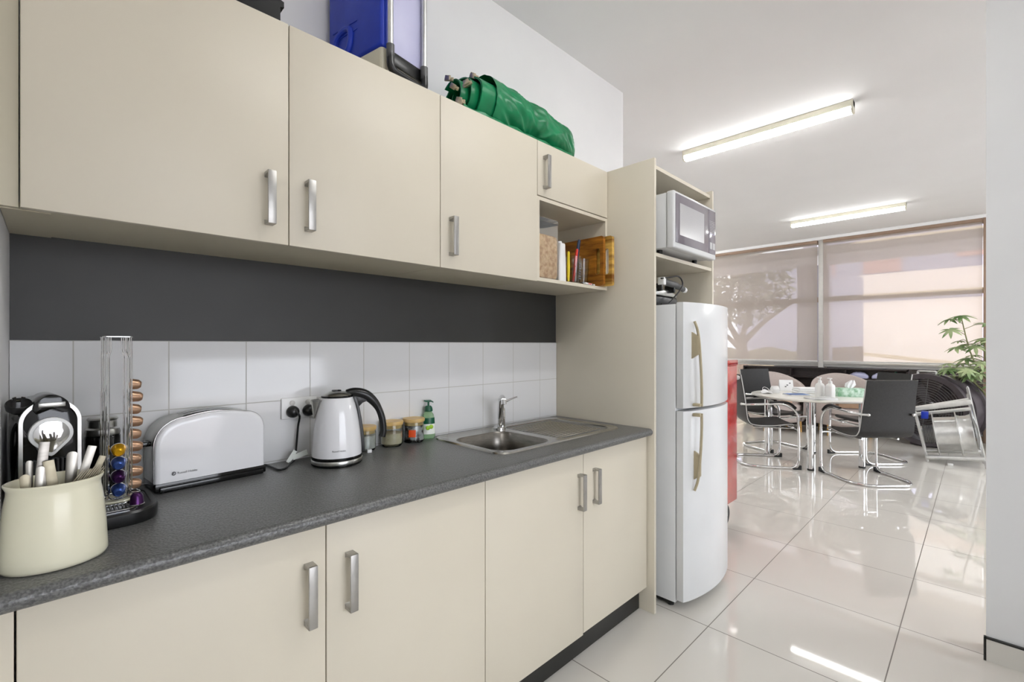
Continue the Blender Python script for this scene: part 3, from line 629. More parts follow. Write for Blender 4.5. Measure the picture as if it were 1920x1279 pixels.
# --- toaster
TO = (0.338, 1.660, Z0); 
t = thing('toaster', 'white long-slot toaster with black base against the tiles', 'toaster', TO, math.radians(5))
def tout(hw, z0, z1, k=10, rl=0.075, rr=0.055, crown=0.010):
    p = [(-hw, z0), (hw, z0)]
    for j in range(k + 1):
        a = PI / 2 * j / k; p.append((hw - 0.004 - rr + (rr + 0.004) * math.cos(a) ** 1.0 if False else hw - rr + rr * math.cos(a), z1 - rr - 0.004 + rr * math.sin(a)))
    xs = [hw - rr - (2 * hw - rr - rl) * j / 10 for j in range(1, 10)]
    for x in xs:
        u = (x + hw - rl) / (2 * hw - rr - rl); p.append((x, z1 - 0.004 + 0.010 * math.sin(PI * u) ** 0.9))
    for j in range(k + 1):
        a = PI / 2 * j / k; p.append((-hw + rl - rl * math.sin(a), z1 - rl - 0.004 + rl * math.cos(a)))
    return p
HW = 0.143
MB().prism(tout(HW, 0.026, 0.207), 'xz', -0.048, 0.060, 0.004).build('body', M_steel, t)
m = MB()
sc = lambda P, s: [(p[0] * s, 0.026 + (p[1] - 0.026) * s) for p in P]
P0 = tout(HW, 0.026, 0.207)
m.grid([[(p[0], -0.049, p[1]) for p in P0], [(p[0], -0.056, p[1]) for p in sc(P0, 0.995)], [(p[0], -0.060, p[1]) for p in sc(P0, 0.965)], [(p[0], -0.061, p[1]) for p in sc(P0, 0.90)]], True, cap=True)
m.build('front_panel', M_white, t, 'glossy white front panel', ang=50)
MB().tube([(p[0], -0.049, p[1]) for p in P0], 0.0016, 6, closed=True).build('chrome_trim', M_chrome, t)
MB().box(-HW - 0.001, HW + 0.004, -0.060, 0.062, 0.002, 0.027, 0.004).box(-HW + 0.01, HW - 0.006, -0.066, -0.058, 0.0, 0.016, 0.003).build('base', M_gblack, t)
for y in (-0.022, 0.020): 
    MB().grid([[(x, y - 0.008, 0.2045 + 0.0095 * math.sin(PI * (x + 0.075) / 0.17) ** 0.9 if 0 < (x + 0.075) / 0.17 < 1 else 0.2045) for x in [-0.07 + 0.16 * k / 12 for k in range(13)]], [(x, y + 0.008, 0.2045 + 0.0095 * math.sin(PI * (x + 0.075) / 0.17) ** 0.9 if 0 < (x + 0.075) / 0.17 < 1 else 0.2045) for x in [-0.07 + 0.16 * k / 12 for k in range(13)]]]).build('slot', M_gblack, t)
MB().box(HW - 0.002, HW + 0.016, -0.012, 0.012, 0.145, 0.153, 0.003).build('lever', M_gblack, t)
MB().cyl((HW - 0.002, 0, 0.055), (HW + 0.014, 0, 0.055), 0.007, 0.006).build('browning_knob', M_gblack, t)
MB().box(-HW - 0.022, -HW + 0.002, -0.020, 0.020, 0.126, 0.140, 0.004).build('carry_handle', M_gblack, t)
text_part('brand_lettering', 'Russell Hobbs', 0.0085, lambda x, y: (-0.092 + x * 1.0, -0.0625, 0.046 + y), M_dink, t)
MB().tube([(-0.1 + 0.0042 * math.cos(a), -0.0622, 0.049 + 0.0048 * math.sin(a)) for a in [2 * PI * k / 18 for k in range(18)]], 0.0008, 5, closed=True).tube([(-0.1015, -0.0622, 0.046), (-0.1015, -0.0622, 0.052), (-0.0985, -0.0622, 0.0505), (-0.1015, -0.0622, 0.049), (-0.0985, -0.0622, 0.046)], 0.0006, 5).build('brand_emblem', M_dink, t)

# --- power point, plugs, cord
t = thing('power_point', 'white double power point on the tiles behind the kettle', 'socket', (0.632, YW - 0.008, 1.085))
MB().box(0.571, 0.694, 1.7185, YW - 0.0085, 1.048, 1.122, 0.003).build('plate', M_plastic, t, world=True)
for x in (0.607, 0.662): MB().lathe([(0.0, 0.0), (0.0085, 0.0), (0.0085, 0.003), (0.0065, 0.004), (0.0, 0.004)], 24, cap=False, M=Matrix.Translation((x, 1.7187, 1.1035)) @ Matrix.Rotation(PI / 2, 4, 'X')).lathe([(0.0082, 0.001), (0.0096, 0.001), (0.0096, 0.002), (0.0082, 0.002)], 24, cap=False, M=Matrix.Translation((x, 1.7187, 1.1035)) @ Matrix.Rotation(PI / 2, 4, 'X')).build('switch', M_switch, t, world=True)
def plug(x, label, name):
    t = thing('power_plug', label, 'plug', (x, 1.7183, 1.073), 0, 'plugs in the double power point')
    MB().lathe([(0.0, 0), (0.0195, 0), (0.0215, 0.004), (0.0205, 0.014), (0.014, 0.022), (0.008, 0.026), (0.0, 0.027)], 30, cap=False, M=Matrix.Rotation(PI / 2, 4, 'X')).build('plug_body', M_black, t)
    return t
t = plug(0.607, 'black round plug in the left socket with cord to toaster', 'a')
cd = smooth([(0.612, 1.694, 1.073), (0.622, 1.690, 1.058), (0.621, 1.702, 1.02), (0.617, 1.705, 0.96), (0.605, 1.69, 0.910), (0.575, 1.655, 0.905), (0.548, 1.610, 0.9045), (0.526, 1.600, 0.9045), (0.520, 1.640, 0.9045), (0.512, 1.690, 0.906), (0.485, 1.697, 0.908)], 7)
MB().tube(cd, 0.0036, 8).build('cord', M_black, t, world=True)
tg = MB().box(-0.007, 0.007, -0.0006, 0.0006, -0.045, 0.0, M=Matrix.Translation((0.603, 1.676, 0.942)) @ Matrix.Rotation(math.radians(35), 4, 'Y')).box(-0.009, 0.042, -0.0006, 0.0006, -0.018, 0.0, M=Matrix.Translation((0.600, 1.675, 0.930)) @ Matrix.Rotation(math.radians(-14), 4, 'Y'))
tg.build('cord_tag', M_label, t, 'white paper tag wrapped round the cord', world=True)
t = plug(0.662, 'black round plug in the right socket beside the kettle spout', 'b')
MB().tube(smooth([(0.664, 1.692, 1.071), (0.676, 1.686, 1.062), (0.684, 1.692, 1.03), (0.686, 1.70, 0.96), (0.695, 1.69, 0.906), (0.700, 1.668, 0.905)], 6), 0.0036, 8).build('cord', M_black, t, world=True)

# --- kettle
KE = (0.705, 1.573, Z0)
t = thing('kettle', 'white cordless kettle with black handle on its base', 'kettle', KE)
MB().lathe([(0.0, 0), (0.080, 0), (0.0835, 0.004), (0.0835, 0.008), (0.0, 0.008)], 48, cap=False).build('power_base', M_gblack, t)
MB().lathe([(0.0832, 0.008), (0.0838, 0.010), (0.0838, 0.019), (0.0825, 0.021)], 48, cap=False).build('steel_band', M_steel, t)
MB().lathe([(0.082, 0.0205), (0.0825, 0.022), (0.0825, 0.030), (0.0812, 0.031)], 48, cap=False).build('foot_ring', M_gblack, t)
KP = [(0.0815, 0.031), (0.0812, 0.050), (0.0795, 0.080), (0.0765, 0.112), (0.0720, 0.145), (0.0660, 0.178), (0.0595, 0.205), (0.0520, 0.228)]
MB().lathe([(0.0, 0.031)] + KP + [(0.0505, 0.230), (0.0, 0.230)], 56, cap=False).build('body', M_white, t)
MB().lathe([(0.052, 0.2285), (0.0525, 0.231), (0.051, 0.234), (0.048, 0.235)], 48, cap=False).build('neck_ring', M_gblack, t)
MB().lathe([(0.049, 0.2345), (0.045, 0.239), (0.032, 0.246), (0.014, 0.249), (0.0, 0.2495)], 40, cap=False).build('lid', M_steel, t)
MB().box(-0.016, 0.012, -0.010, 0.010, 0.247, 0.254, 0.003).build('lid_knob', M_gblack, t)
KH = Matrix.Rotation(math.radians(-18), 4, 'Z')
hp = smooth([(0.030, 0, 0.240), (0.060, 0, 0.242), (0.098, 0, 0.230), (0.132, 0, 0.196), (0.152, 0, 0.150), (0.158, 0, 0.102), (0.153, 0, 0.078)], 6)
hr = [0.010 + 0.006 * math.sin(PI * min(1, i / (len(hp) * 0.55))) + 0.002 for i in range(len(hp))]
MB().tube(hp, hr, 14, flat=1.1, M=KH).prism([(0.045, 0.238), (0.075, 0.240), (0.105, 0.212), (0.085, 0.205), (0.070, 0.190), (0.064, 0.195)], 'xz', -0.011, 0.011, 0.002, M=KH).build('handle', M_black, t)
MB().prism([(KP[k][0] - 0.004, KP[k][1]) for k in range(8)] + [(KP[k][0] + 0.010, KP[k][1]) for k in range(7, -1, -1)], 'xz', -0.012, 0.012, 0.002, M=KH).build('handle_spine', M_black, t)
SP = [(-0.058, 0.026, 0.222), (-0.058, -0.026, 0.222), (-0.082, 0.0, 0.221), (-0.074, 0.0, 0.160)]
m = MB(); tb = bmesh.new(); V = [tb.verts.new(p) for p in SP + [(-0.050, 0.02, 0.222), (-0.050, -0.02, 0.222), (-0.066, 0, 0.16)]]
for f in ((0, 2, 3), (2, 1, 3), (0, 3, 6, 4), (1, 5, 6, 3)): tb.faces.new([V[i] for i in f])
bmesh.ops.recalc_face_normals(tb, faces=list(tb.faces)); m.merge(tb, KH)
for a_, b_ in ((0, 2), (2, 1), (0, 3), (1, 3), (2, 3)): m.tube([SP[a_], SP[b_]], 0.0022, 6, M=KH)
m.build('spout', M_steel, t)
def ontobody(x, y):
    a = math.radians(-112) + x / 0.082; return (0.0828 * math.cos(a), 0.0828 * math.sin(a), 0.054 + y)
text_part('brand_lettering', 'Russell Hobbs', 0.0075, lambda x, y: ontobody(x - 0.018, y), M_dink, t)

# --- three glass jars with timber lids, soap
def jar(x, y, r, h, label, fill, fm, fh):
    t = thing('glass_jar', label, 'jar', (x, y, Z0), 0, 'glass jars with timber lids')
    MB().lathe([(0.0, 0.0), (r * 0.86, 0.0), (r, 0.008), (r, h - 0.024), (r * 0.97, h - 0.016), (r * 0.94, h - 0.016), (r * 0.965, h - 0.024), (r * 0.965, 0.010), (r * 0.84, 0.004), (0.0, 0.004)], 40, cap=False).build('glass', M_clear, t)
    MB().lathe([(0.0, 0.0042), (r * 0.83, 0.0045), (r * 0.95, 0.012), (r * 0.95, fh), (r * 0.5, fh + 0.004), (0.0, fh + 0.002)], 40, cap=False).build(fill, fm, t)
    MB().lathe([(0.0, h - 0.028), (r * 0.92, h - 0.028), (r * 0.93, h - 0.014), (r * 1.04, h - 0.013), (r * 1.05, h - 0.004), (r * 1.02, h), (0.0, h + 0.0005)], 40, cap=False).build('lid', M_bamboo, t)
    return t
jar(0.868, 1.685, 0.040, 0.094, 'small glass jar with timber lid half hidden by the kettle', 'sugar', M_sugar, 0.058)
t = jar(0.985, 1.688, 0.044, 0.100, 'middle glass jar with timber lid full of pale powder', 'powder', M_powder, 0.052)
t = jar(1.090, 1.689, 0.044, 0.100, 'glass jar of wrapped sweets with timber lid beside the soap', 'sweets', M_wrap, 0.070)
MB().grid([[(0.0447 * math.cos(a), 0.0447 * math.sin(a), z) for a in [math.radians(-150 + 38 * k / 6) for k in range(7)]] for z in (0.026, 0.056)]).build('sticker', M_orange, t, 'orange sticker')
tag(MB().box(0.848, 0.866, 1.628, 1.636, Z0, Z0 + 0.012, 0.001).build('paper_slip', M_paper), 'tiny white folded slip on the worktop behind the kettle', 'paper')
t = thing('soap_dispenser', 'clear green hand soap pump bottle beside the sink', 'soap bottle', (1.172, 1.700, Z0), math.radians(-20))
BP = [(0.0, 0.0), (0.024, 0.0), (0.029, 0.004), (0.030, 0.012), (0.029, 0.045), (0.027, 0.085), (0.022, 0.106), (0.014, 0.117), (0.013, 0.121), (0.0, 0.121)]
MB().lathe(BP, 32, sy=0.78, cap=False).build('bottle', M_soap, t)
MB().lathe([(0.0, 0.119), (0.018, 0.119), (0.019, 0.124), (0.016, 0.137), (0.011, 0.143), (0.0, 0.143)], 28, cap=False).build('collar', M_dgreen, t)
MB().cyl((0, 0, 0.142), (0, 0, 0.160), 0.0045, n=14).prism([(-0.021, 0.164), (-0.012, 0.159), (0.012, 0.159), (0.021, 0.155), (0.022, 0.160), (0.010, 0.168), (-0.018, 0.168)], 'xz', -0.006, 0.006, 0.002).build('pump', M_dgreen, t)
def wrap(a0, a1, z0, z1, rr, n=8): return [[(rr(z) * math.cos(a), 0.78 * rr(z) * math.sin(a), z) for a in [math.radians(a0 + (a1 - a0) * k / n) for k in range(n + 1)]] for z in [z0 + (z1 - z0) * j / 4 for j in range(5)]]
rb = lambda z: 0.0303 - max(0, z - 0.045) * 0.05
MB().grid(wrap(-150, -30, 0.022, 0.090, rb)).build('label', M_label, t, 'white and green front label')
rb2 = lambda z: 0.0306 - max(0, z - 0.045) * 0.05
MB().grid(wrap(-150, -30, 0.066, 0.092, rb2)).build('label_banner', M_dgreen, t)
for a, z, r in ((-104, 0.050, 0.010), (-78, 0.054, 0.0095)): MB().ball((0.0300 * math.cos(math.radians(a)), 0.78 * 0.0300 * math.sin(math.radians(a)), z), r, (1, 0.2, 1)).build('lime_print', M_lime, t)

# ================================================================== ON TOP OF THE WALL CABINETS
ZC = ZT + 0.001
t = thing('cooler_box', 'blue wheeled cooler with telescopic handle standing on the wall cabinets', 'cooler', (0.79, 1.418, ZC), math.radians(10.7))
CW, CD = 0.20, 0.300
MB().box(0, CW, 0.0, CD, 0.0, 0.105, 0.012).build('base', M_coolbase, t)
m = MB(); m.box(0, CW, 0.0, CD, 0.104, 0.50, 0.012, 3)
for z in (0.205, 0.235): m.box(-0.0025, 0.002, 0.13, CD - 0.03, z, z + 0.003)
m.build('body', M_blue, t)
for a, z1 in ((0.035, 0.25), (0.06, 0.26), (0.085, 0.27)): pass
hb = smooth([(-0.001, 0.255, 0.135), (-0.001, 0.225, 0.132), (-0.001, 0.175, 0.150), (-0.001, 0.165, 0.21), (-0.001, 0.20, 0.225), (-0.001, 0.25, 0.20)], 5, True)
MB().tube(hb, 0.012, 10, closed=True).build('side_handle', M_blue, t)
MB().box(0.045, CW - 0.02, -0.006, 0.002, 0.10, 0.50, 0.002).build('front_panel', M_bluep, t, 'pale blue panel between the handle tubes')
for x in (0.020, CW - 0.022):
    MB().cyl((x, -0.020, 0.085), (x, -0.020, 0.50), 0.0095).build('handle_tube', M_alu, t)
    MB().cyl((x, -0.020, 0.060), (x, -0.020, 0.105), 0.0135).build('tube_clamp', M_pgrey, t)
MB().tube(fillet([(0.020, -0.020, 0.075), (0.020, -0.022, 0.020), (CW - 0.022, -0.022, 0.020), (CW - 0.022, -0.020, 0.075)], 0.025), 0.0135, 14).box(0.03, CW - 0.02, -0.008, 0.002, 0.055, 0.100, 0.003).build('bottom_grip', M_black, t)
t = thing('black_case', 'black lidded case at the photo top edge above the left cabinet', 'case', (0.31, 1.54, ZC))
MB().prism([(0.155, 0.0), (0.155, 0.055), (0.165, 0.060), (0.165, 0.075), (0.150, 0.080), (0.150, 0.11), (-0.15, 0.11), (-0.155, 0.055), (-0.150, 0.0)], 'xz', -0.135, 0.14, 0.003).build('tub', M_case, t)
MB().box(-0.162, 0.160, -0.140, 0.145, 0.111, 0.175, 0.006).build('lid', M_case, t)

# green tarpaulin bundle
t = thing('tarp_bundle', 'green rolled tarpaulin with metal clips on the wall cabinets', 'tarpaulin', (1.10, 1.515, ZC))
def tarp(u, v):
    # u along the roll 0..1, v around
    x = 0.20 + u * 0.60; a = 2 * PI * v
    e = max(0.0, (u - 0.72) / 0.28); env = math.sqrt(max(0.0, 1 - e ** 2.4))
    ry = 0.120 * (0.06 + 0.94 * env) * (1.0 + 0.08 * math.sin(PI * u)); rz = 0.113 * (0.10 + 0.90 * env) * (1.06 - 0.30 * u)
    du, dv = (u - 0.40) * 3.0, ((v - 0.66 + 0.5) % 1.0 - 0.5) * 5.0
    dist = math.hypot(du, dv); ph = math.atan2(dv, du)
    rad = (1 - abs(math.sin(5.5 * ph + 0.8))) * math.exp(-dist / 0.9) * min(1, dist * 3)
    n1 = noise.noise(Vector((u * 5, math.cos(a) * 1.6, math.sin(a) * 1.6))); n2 = 1 - abs(noise.noise(Vector((u * 9 + 3, math.cos(a - 3 * u) * 3.2, math.sin(a - 3 * u) * 3.2)))) * 2
    pinch = math.exp(-(dist / 0.35) ** 2) * 0.22
    k = 1 + (0.10 * n1 + 0.075 * n2 - 0.05) * min(1, 0.35 + u * 3) + 0.15 * rad - pinch
    y = math.cos(a) * ry * k; z = rz * (1 + math.sin(a) * (k if math.sin(a) > 0 else 0.97))
    return (x, y, max(0.002, z))
rows = [[tarp(i / 70, j / 120) for j in range(120)] for i in range(71)]
MB().grid(rows, True).build('wrap', M_green, t, ang=80)
m = MB()
# rolled layers showing at the open end
for L in range(5):
    r0 = 0.104 - 0.021 * L; x0 = 0.055 + 0.035 * abs(2 - L)
    pts = [(math.cos(a) * r0 * 1.08 * (1 + 0.05 * math.sin(3 * a + L)), 0.108 + math.sin(a) * r0 * 0.94 * (1 + 0.05 * math.cos(2 * a + L))) for a in [2 * PI * j / 40 + 0.4 * L for j in range(38)]]
    outer = [(x0, p[0], max(0.003, p[1])) for p in pts]; back = [(0.34, p[0], max(0.003, p[1])) for p in pts]
    inner = [(x0, p[0] * 0.93, max(0.005, 0.108 + (p[1] - 0.108) * 0.93)) for p in pts]
    m.grid([back, outer, inner, [(0.34, q[1], q[2]) for q in inner]])
m.build('rolled_layers', M_green, t, ang=80)
fl_ = [[(0.0 + 0.02 * j + 0.05 * i, -0.10 - 0.018 * math.sin(j * 0.8) - 0.012 * i, 0.004 + 0.030 * max(0, i - 1) * (0.6 + 0.4 * math.sin(j * 1.3))) for j in range(25)] for i in range(3)]
MB().grid([[(0.02 + j * 0.026, -0.125 + 0.004 * math.sin(j), 0.002 + 0.006 * k + 0.003 * math.sin(j * 1.7 + k)) for j in range(27)] for k in range(3)] + [[(0.02 + j * 0.026, -0.09, 0.020) for j in range(27)]]).build('loose_flap', M_green, t, ang=80)
for (x, y, z, rx) in ((0.035, -0.085, 0.045, 0.3), (0.030, -0.055, 0.11, 0.7), (0.045, 0.0, 0.168, 0.2), (0.060, -0.098, 0.115, -0.4), (0.135, -0.050, 0.196, 0.5), (0.020, -0.105, 0.020, 0.0)):
    Mx = Matrix.Translation((x, y, z)) @ Matrix.Rotation(rx, 4, 'X') @ Matrix.Rotation(0.5, 4, 'Z')
    MB().box(-0.012, 0.012, -0.014, 0.014, -0.003, 0.003, 0.001, M=Mx).box(-0.004, 0.004, -0.020, 0.020, -0.007, 0.007, 0.002, M=Mx).box(-0.016, -0.010, -0.012, 0.012, -0.010, 0.010, 0.001, M=Mx).build('clip', M_clip, t, 'nickel spring clip')

# ================================================================== IN THE OPEN NICHE
ZN = ZB + 0.0165
t = thing('cereal_container', 'tall clear plastic container of cereal in the open niche', 'container', (1.630, 1.460, ZN))
MB().box(-0.068, 0.068, -0.060, 0.060, 0.003, 0.208, 0.02).build('cereal', M_cereal, t)
m = MB(); rr_ = lambda s, r: rrect(-0.072 * s, 0.072 * s, -0.066 * s, 0.066 * s, r, 6)
m.grid([[(*p, 0.0) for p in rr_(0.97, 0.02)], [(*p, 0.004) for p in rr_(1.0, 0.022)], [(*p, 0.258) for p in rr_(1.0, 0.022)], [(*p, 0.262) for p in rr_(0.98, 0.02)]], True, cap=True).build('tub', M_frost, t)
m = MB(); m.grid([[(*p, 0.262) for p in rr_(1.02, 0.022)], [(*p, 0.276) for p in rr_(1.02, 0.022)], [(*p, 0.280) for p in rr_(0.97, 0.02)]], True, cap=True).build('lid', M_frost, t)
t = thing('white_bottle', 'white tapered bottle between cereal container and drinking glass', 'bottle', (1.752, 1.440, ZN))
m = MB(); m.grid([[(*p, z) for p in rrect(-a, a, -0.026, 0.026, 0.008, 5)] for a, z in ((0.024, 0.0), (0.027, 0.004), (0.025, 0.10), (0.020, 0.180), (0.018, 0.188))], True, cap=True).build('body', M_plastic, t)
MB().cyl((0, 0, 0.188), (0, 0, 0.20), 0.014, 0.013).build('cap', M_plastic, t)
def tumbler(x, y, label):
    t = thing('drinking_glass', label, 'glass', (x, y, ZN), 0, 'glasses in the open niche')
    MB().lathe([(0.0, 0.0), (0.029, 0.0), (0.030, 0.004), (0.038, 0.135), (0.0368, 0.135), (0.0285, 0.010), (0.0, 0.008)], 32, cap=False).build('tumbler', M_clear, t)
    return t
g1 = tumbler(1.848, 1.425, 'front drinking glass holding tool handles in the open niche')
m = MB()
for k in range(7): m.box(-0.006, 0.012, -0.0352 - 0.0035 * k / 7, -0.0348 - 0.0035 * k / 7, 0.022 + 0.012 * k, 0.029 + 0.012 * k)
m.build('printed_marks', M_ink, g1)
tumbler(1.934, 1.440, 'empty drinking glass behind the front one in the niche')
def tool(name, label, p0, p1, r, m):
    tag(MB().tube([p0, [(p0[i] + p1[i]) / 2 for i in range(3)], p1], [r * 0.7, r, r * 0.8], 12).ball(p1, r * 0.8).build(name, m), label, 'utensil', 'handled utensils in the niche')
tool('peeler', 'red handled utensil standing in the front drinking glass', (1.838, 1.420, ZN + 0.014), (1.866, 1.418, ZN + 0.172), 0.0085, M_redp)
tool('spatula', 'dark blue handled utensil leaning tallest in the drinking glass', (1.850, 1.430, ZN + 0.014), (1.902, 1.432, ZN + 0.225), 0.010, M_navy)
tool('scissors', 'yellow handled utensil between white bottle and drinking glass', (1.797, 1.418, ZN + 0.010), (1.797, 1.418, ZN + 0.150), 0.008, M_yel)
def board(x0, x1, y0, y1, z1, m, label):
    t = thing('cutting_board', label, 'board', ((x0 + x1) / 2, (y0 + y1) / 2, ZN), 0, 'timber cutting boards in the niche')
    out = rrect(y0, y1, ZN + 0.001, z1, 0.012, 5); ho = rrect(y0 + 0.020, y0 + 0.050, ZN + 0.06, ZN + 0.195, 0.0145, 6)
    tb = bmesh.new()
    def lp(P, x): 
        vs = [tb.verts.new((x, *p)) for p in P]; return vs, [tb.edges.new((vs[i], vs[(i + 1) % len(vs)])) for i in range(len(vs))]
    sets = []
    for x in (x0, x1):
        v1, e1 = lp(out, x); v2, e2 = lp(ho, x); bmesh.ops.triangle_fill(tb, use_beauty=True, edges=e1 + e2, normal=(1, 0, 0)); sets.append((v1, v2))
    for k in (0, 1):
        a, b2 = sets[0][k], sets[1][k]
        for i in range(len(a)): tb.faces.new((a[i], a[(i + 1) % len(a)], b2[(i + 1) % len(a)], b2[i]))
    bmesh.ops.recalc_face_normals(tb, faces=list(tb.faces))
    MB().merge(tb).build('plank', m, t, world=True)
    return t
board(1.998, 2.016, 1.352, 1.655, 1.868, M_acacia, 'dark timber cutting board with hand slot behind the glasses')
board(2.026, 2.046, 1.318, 1.650, 1.868, M_acacia2, 'paler striped cutting board poking out at niche right edge')
t = thing('seasoning_sachet', 'small white printed sachet lying at the niche front edge', 'sachet', (1.935, 1.388, ZN + 0.001), math.radians(8))
MB().box(-0.055, 0.045, -0.006, 0.010, 0.0, 0.008, 0.003).build('packet', M_paper, t)
MB().box(-0.030, 0.005, -0.0066, -0.006, 0.002, 0.006).build('red_print', M_redp, t)
MB().box(0.012, 0.022, -0.0066, -0.006, 0.001, 0.007).build('black_print', M_dink, t)

# ================================================================== FRIDGE, MICROWAVE, SANDWICH PRESS
FX0, FX1, FYB, FYD = 2.186, 2.748, 1.68, 1.052
t = thing('fridge', 'white two-door fridge with champagne handles in the tall tower', 'fridge', (2.467, 1.36, 0))
MB().box(FX0, FX1, FYD + 0.006, FYB, 0.035, 1.512, 0.004).build('cabinet_body', M_appl, t, world=True)
def fdoor(z0, z1, nm):
    P = []; n = 24; w = FX1 - FX0
    for k in range(n + 1):
        u = k / n; P.append((FX0 + 0.001 + (w - 0.002) * u, FYD - 0.034 - 0.050 * math.sin(PI * u) ** 0.75))
    P = [(FX0 + 0.001, FYD)] + P + [(FX1 - 0.001, FYD)]
    return MB().prism(P, 'xy', z0, z1, 0.004).build(nm, M_appl, t, world=True, ang=40)
d1 = fdoor(0.998, 1.520, 'freezer_door'); d2 = fdoor(0.050, 0.984, 'fridge_door')
def fhandle(par, pts, zf0, zf1):
    m = MB(); x = pts[0][0]
    m.tube(smooth(pts, 6), 0.0085, 10, flat=0.75)
    m.prism([(1.008, zf0 - 0.02), (0.962, zf0 + 0.01), (0.962, zf1 - 0.01), (1.008, zf1 + 0.02)], 'yz', x - 0.004, x + 0.010, 0.002)
    return m.build('handle', M_champ, par, 'champagne bow handle', world=True)
hx = FX0 + 0.055
h1 = fhandle(d1, [(hx + 0.000, 0.985, 1.425), (hx + 0.004, 0.968, 1.36), (hx + 0.010, 0.959, 1.22), (hx + 0.014, 0.956, 1.10), (hx + 0.016, 0.957, 1.008)], 1.255, 1.36)
MB().box(hx - 0.004, hx + 0.028, 0.956, 0.995, 1.008, 1.022, 0.004).build('handle_foot', M_champ, h1, world=True)
h2 = fhandle(d2, [(hx + 0.016, 0.957, 0.974), (hx + 0.014, 0.956, 0.90), (hx + 0.010, 0.959, 0.79), (hx + 0.004, 0.968, 0.66), (hx + 0.000, 0.985, 0.595)], 0.655, 0.775)
MB().box(hx - 0.004, hx + 0.028, 0.956, 0.995, 0.958, 0.974, 0.004).build('handle_foot', M_champ, h2, world=True)
MB().box(FX0 + 0.02, FX1 - 0.02, FYD + 0.03, FYB - 0.02, 0.012, 0.036).build('plinth', M_black, t, world=True)
for x in (FX0 + 0.04, FX1 - 0.04):
    for y in (FYD + 0.05, FYB - 0.05): MB().cyl((x, y, 0.0), (x, y, 0.036), 0.016).build('foot', M_black, t, world=True)
MB().box(FX1 - 0.055, FX1 - 0.01, FYD - 0.012, FYD + 0.02, 1.520, 1.534, 0.003).build('hinge_cover', M_appl, t, world=True)

MX0, MX1, MY0, MYB, MZ0, MZ1 = 2.135, 2.640, 1.040, 1.46, 1.782, 2.062
t = thing('microwave', 'white microwave jutting out of the tower above the fridge', 'microwave', (2.38, 1.25, 1.7635))
MB().box(MX0 + 0.004, MX1 - 0.004, MY0 + 0.042, MYB, MZ0 + 0.006, MZ1 - 0.004, 0.005).build('casing', M_appl, t, world=True)
MB().box(MX0, MX1, MY0, MY0 + 0.040, MZ0, MZ1, 0.008, 3).build('front_frame', M_appl, t, world=True)
f = MB().box(MX0 + 0.016, MX1 - 0.105, MY0 - 0.003, MY0 + 0.004, MZ0 + 0.028, MZ1 - 0.014, 0.001).build('door', M_mwglass, t, 'grey glass door', world=True)
MB().box(MX0 + 0.055, MX1 - 0.165, MY0 - 0.0042, MY0 - 0.002, MZ0 + 0.068, MZ1 - 0.055).build('window', M_mwwin, f, world=True)
f = MB().box(MX1 - 0.101, MX1 - 0.012, MY0 - 0.003, MY0 + 0.004, MZ0 + 0.028, MZ1 - 0.014, 0.001).build('control_panel', M_mwglass, t, world=True)
for k in range(9): MB().box(MX1 - 0.090, MX1 - 0.024, MY0 - 0.0040, MY0 - 0.0028, MZ1 - 0.075 - 0.0085 * k, MZ1 - 0.0775 - 0.0085 * k).build('label_line', M_bluep if k == 8 else M_mwwin, f, world=True)
MB().box(MX1 - 0.088, MX1 - 0.060, MY0 - 0.0042, MY0 - 0.0028, MZ0 + 0.052, MZ0 + 0.088).build('button', M_mwwin, f, world=True)
MB().box(MX1 - 0.050, MX1 - 0.022, MY0 - 0.0042, MY0 - 0.0028, MZ0 + 0.052, MZ0 + 0.088).build('button', M_mwwin, f, world=True)
for x in (MX0 + 0.05, MX1 - 0.05):
    for y in (MY0 + 0.10, MYB - 0.05): MB().cyl((x, y, 1.7635), (x, y, MZ0 + 0.008), 0.014).build('foot', M_black, t, world=True)
t = thing('sandwich_press', 'grey and black sandwich press with coiled cord atop fridge', 'sandwich press', (2.32, 1.30, 1.5125))
MB().prism([(-0.11, 0.0), (0.10, 0.0), (0.13, 0.03), (0.12, 0.05), (-0.12, 0.05)], 'xz', -0.13, 0.13, 0.006).build('base', M_black, t)
MB().prism([(-0.125, 0.054), (0.125, 0.054), (0.12, 0.07), (0.04, 0.090), (-0.11, 0.092)], 'xz', -0.13, 0.13, 0.008).build('lid', M_steel, t)
MB().tube([(-0.09, -0.15, 0.125), (0.05, -0.15, 0.118), (0.165, -0.15, 0.100)], [0.018, 0.017, 0.014], 16).build('grip', M_pgrey, t)
MB().box(-0.105, -0.080, -0.168, -0.132, 0.105, 0.145, 0.004).build('grip_end', M_plastic, t)
MB().tube([(0.15, -0.15, 0.102), (0.172, -0.15, 0.099)], 0.0148, n=14).build('grip_cap', M_plastic, t)
for x in (-0.095, 0.04): MB().box(x - 0.008, x + 0.008, -0.155, -0.10, 0.075, 0.115, 0.003).build('grip_bracket', M_black, t)
MB().tube(smooth([(-0.12, -0.16, 0.135), (-0.04, -0.172, 0.148), (0.03, -0.175, 0.160), (0.075, -0.175, 0.148), (0.09, -0.175, 0.120), (0.06, -0.172, 0.085), (0.0, -0.17, 0.045), (-0.06, -0.165, 0.008), (-0.10, -0.15, 0.006)], 6), 0.0042, 8).build('cord', M_black, t)

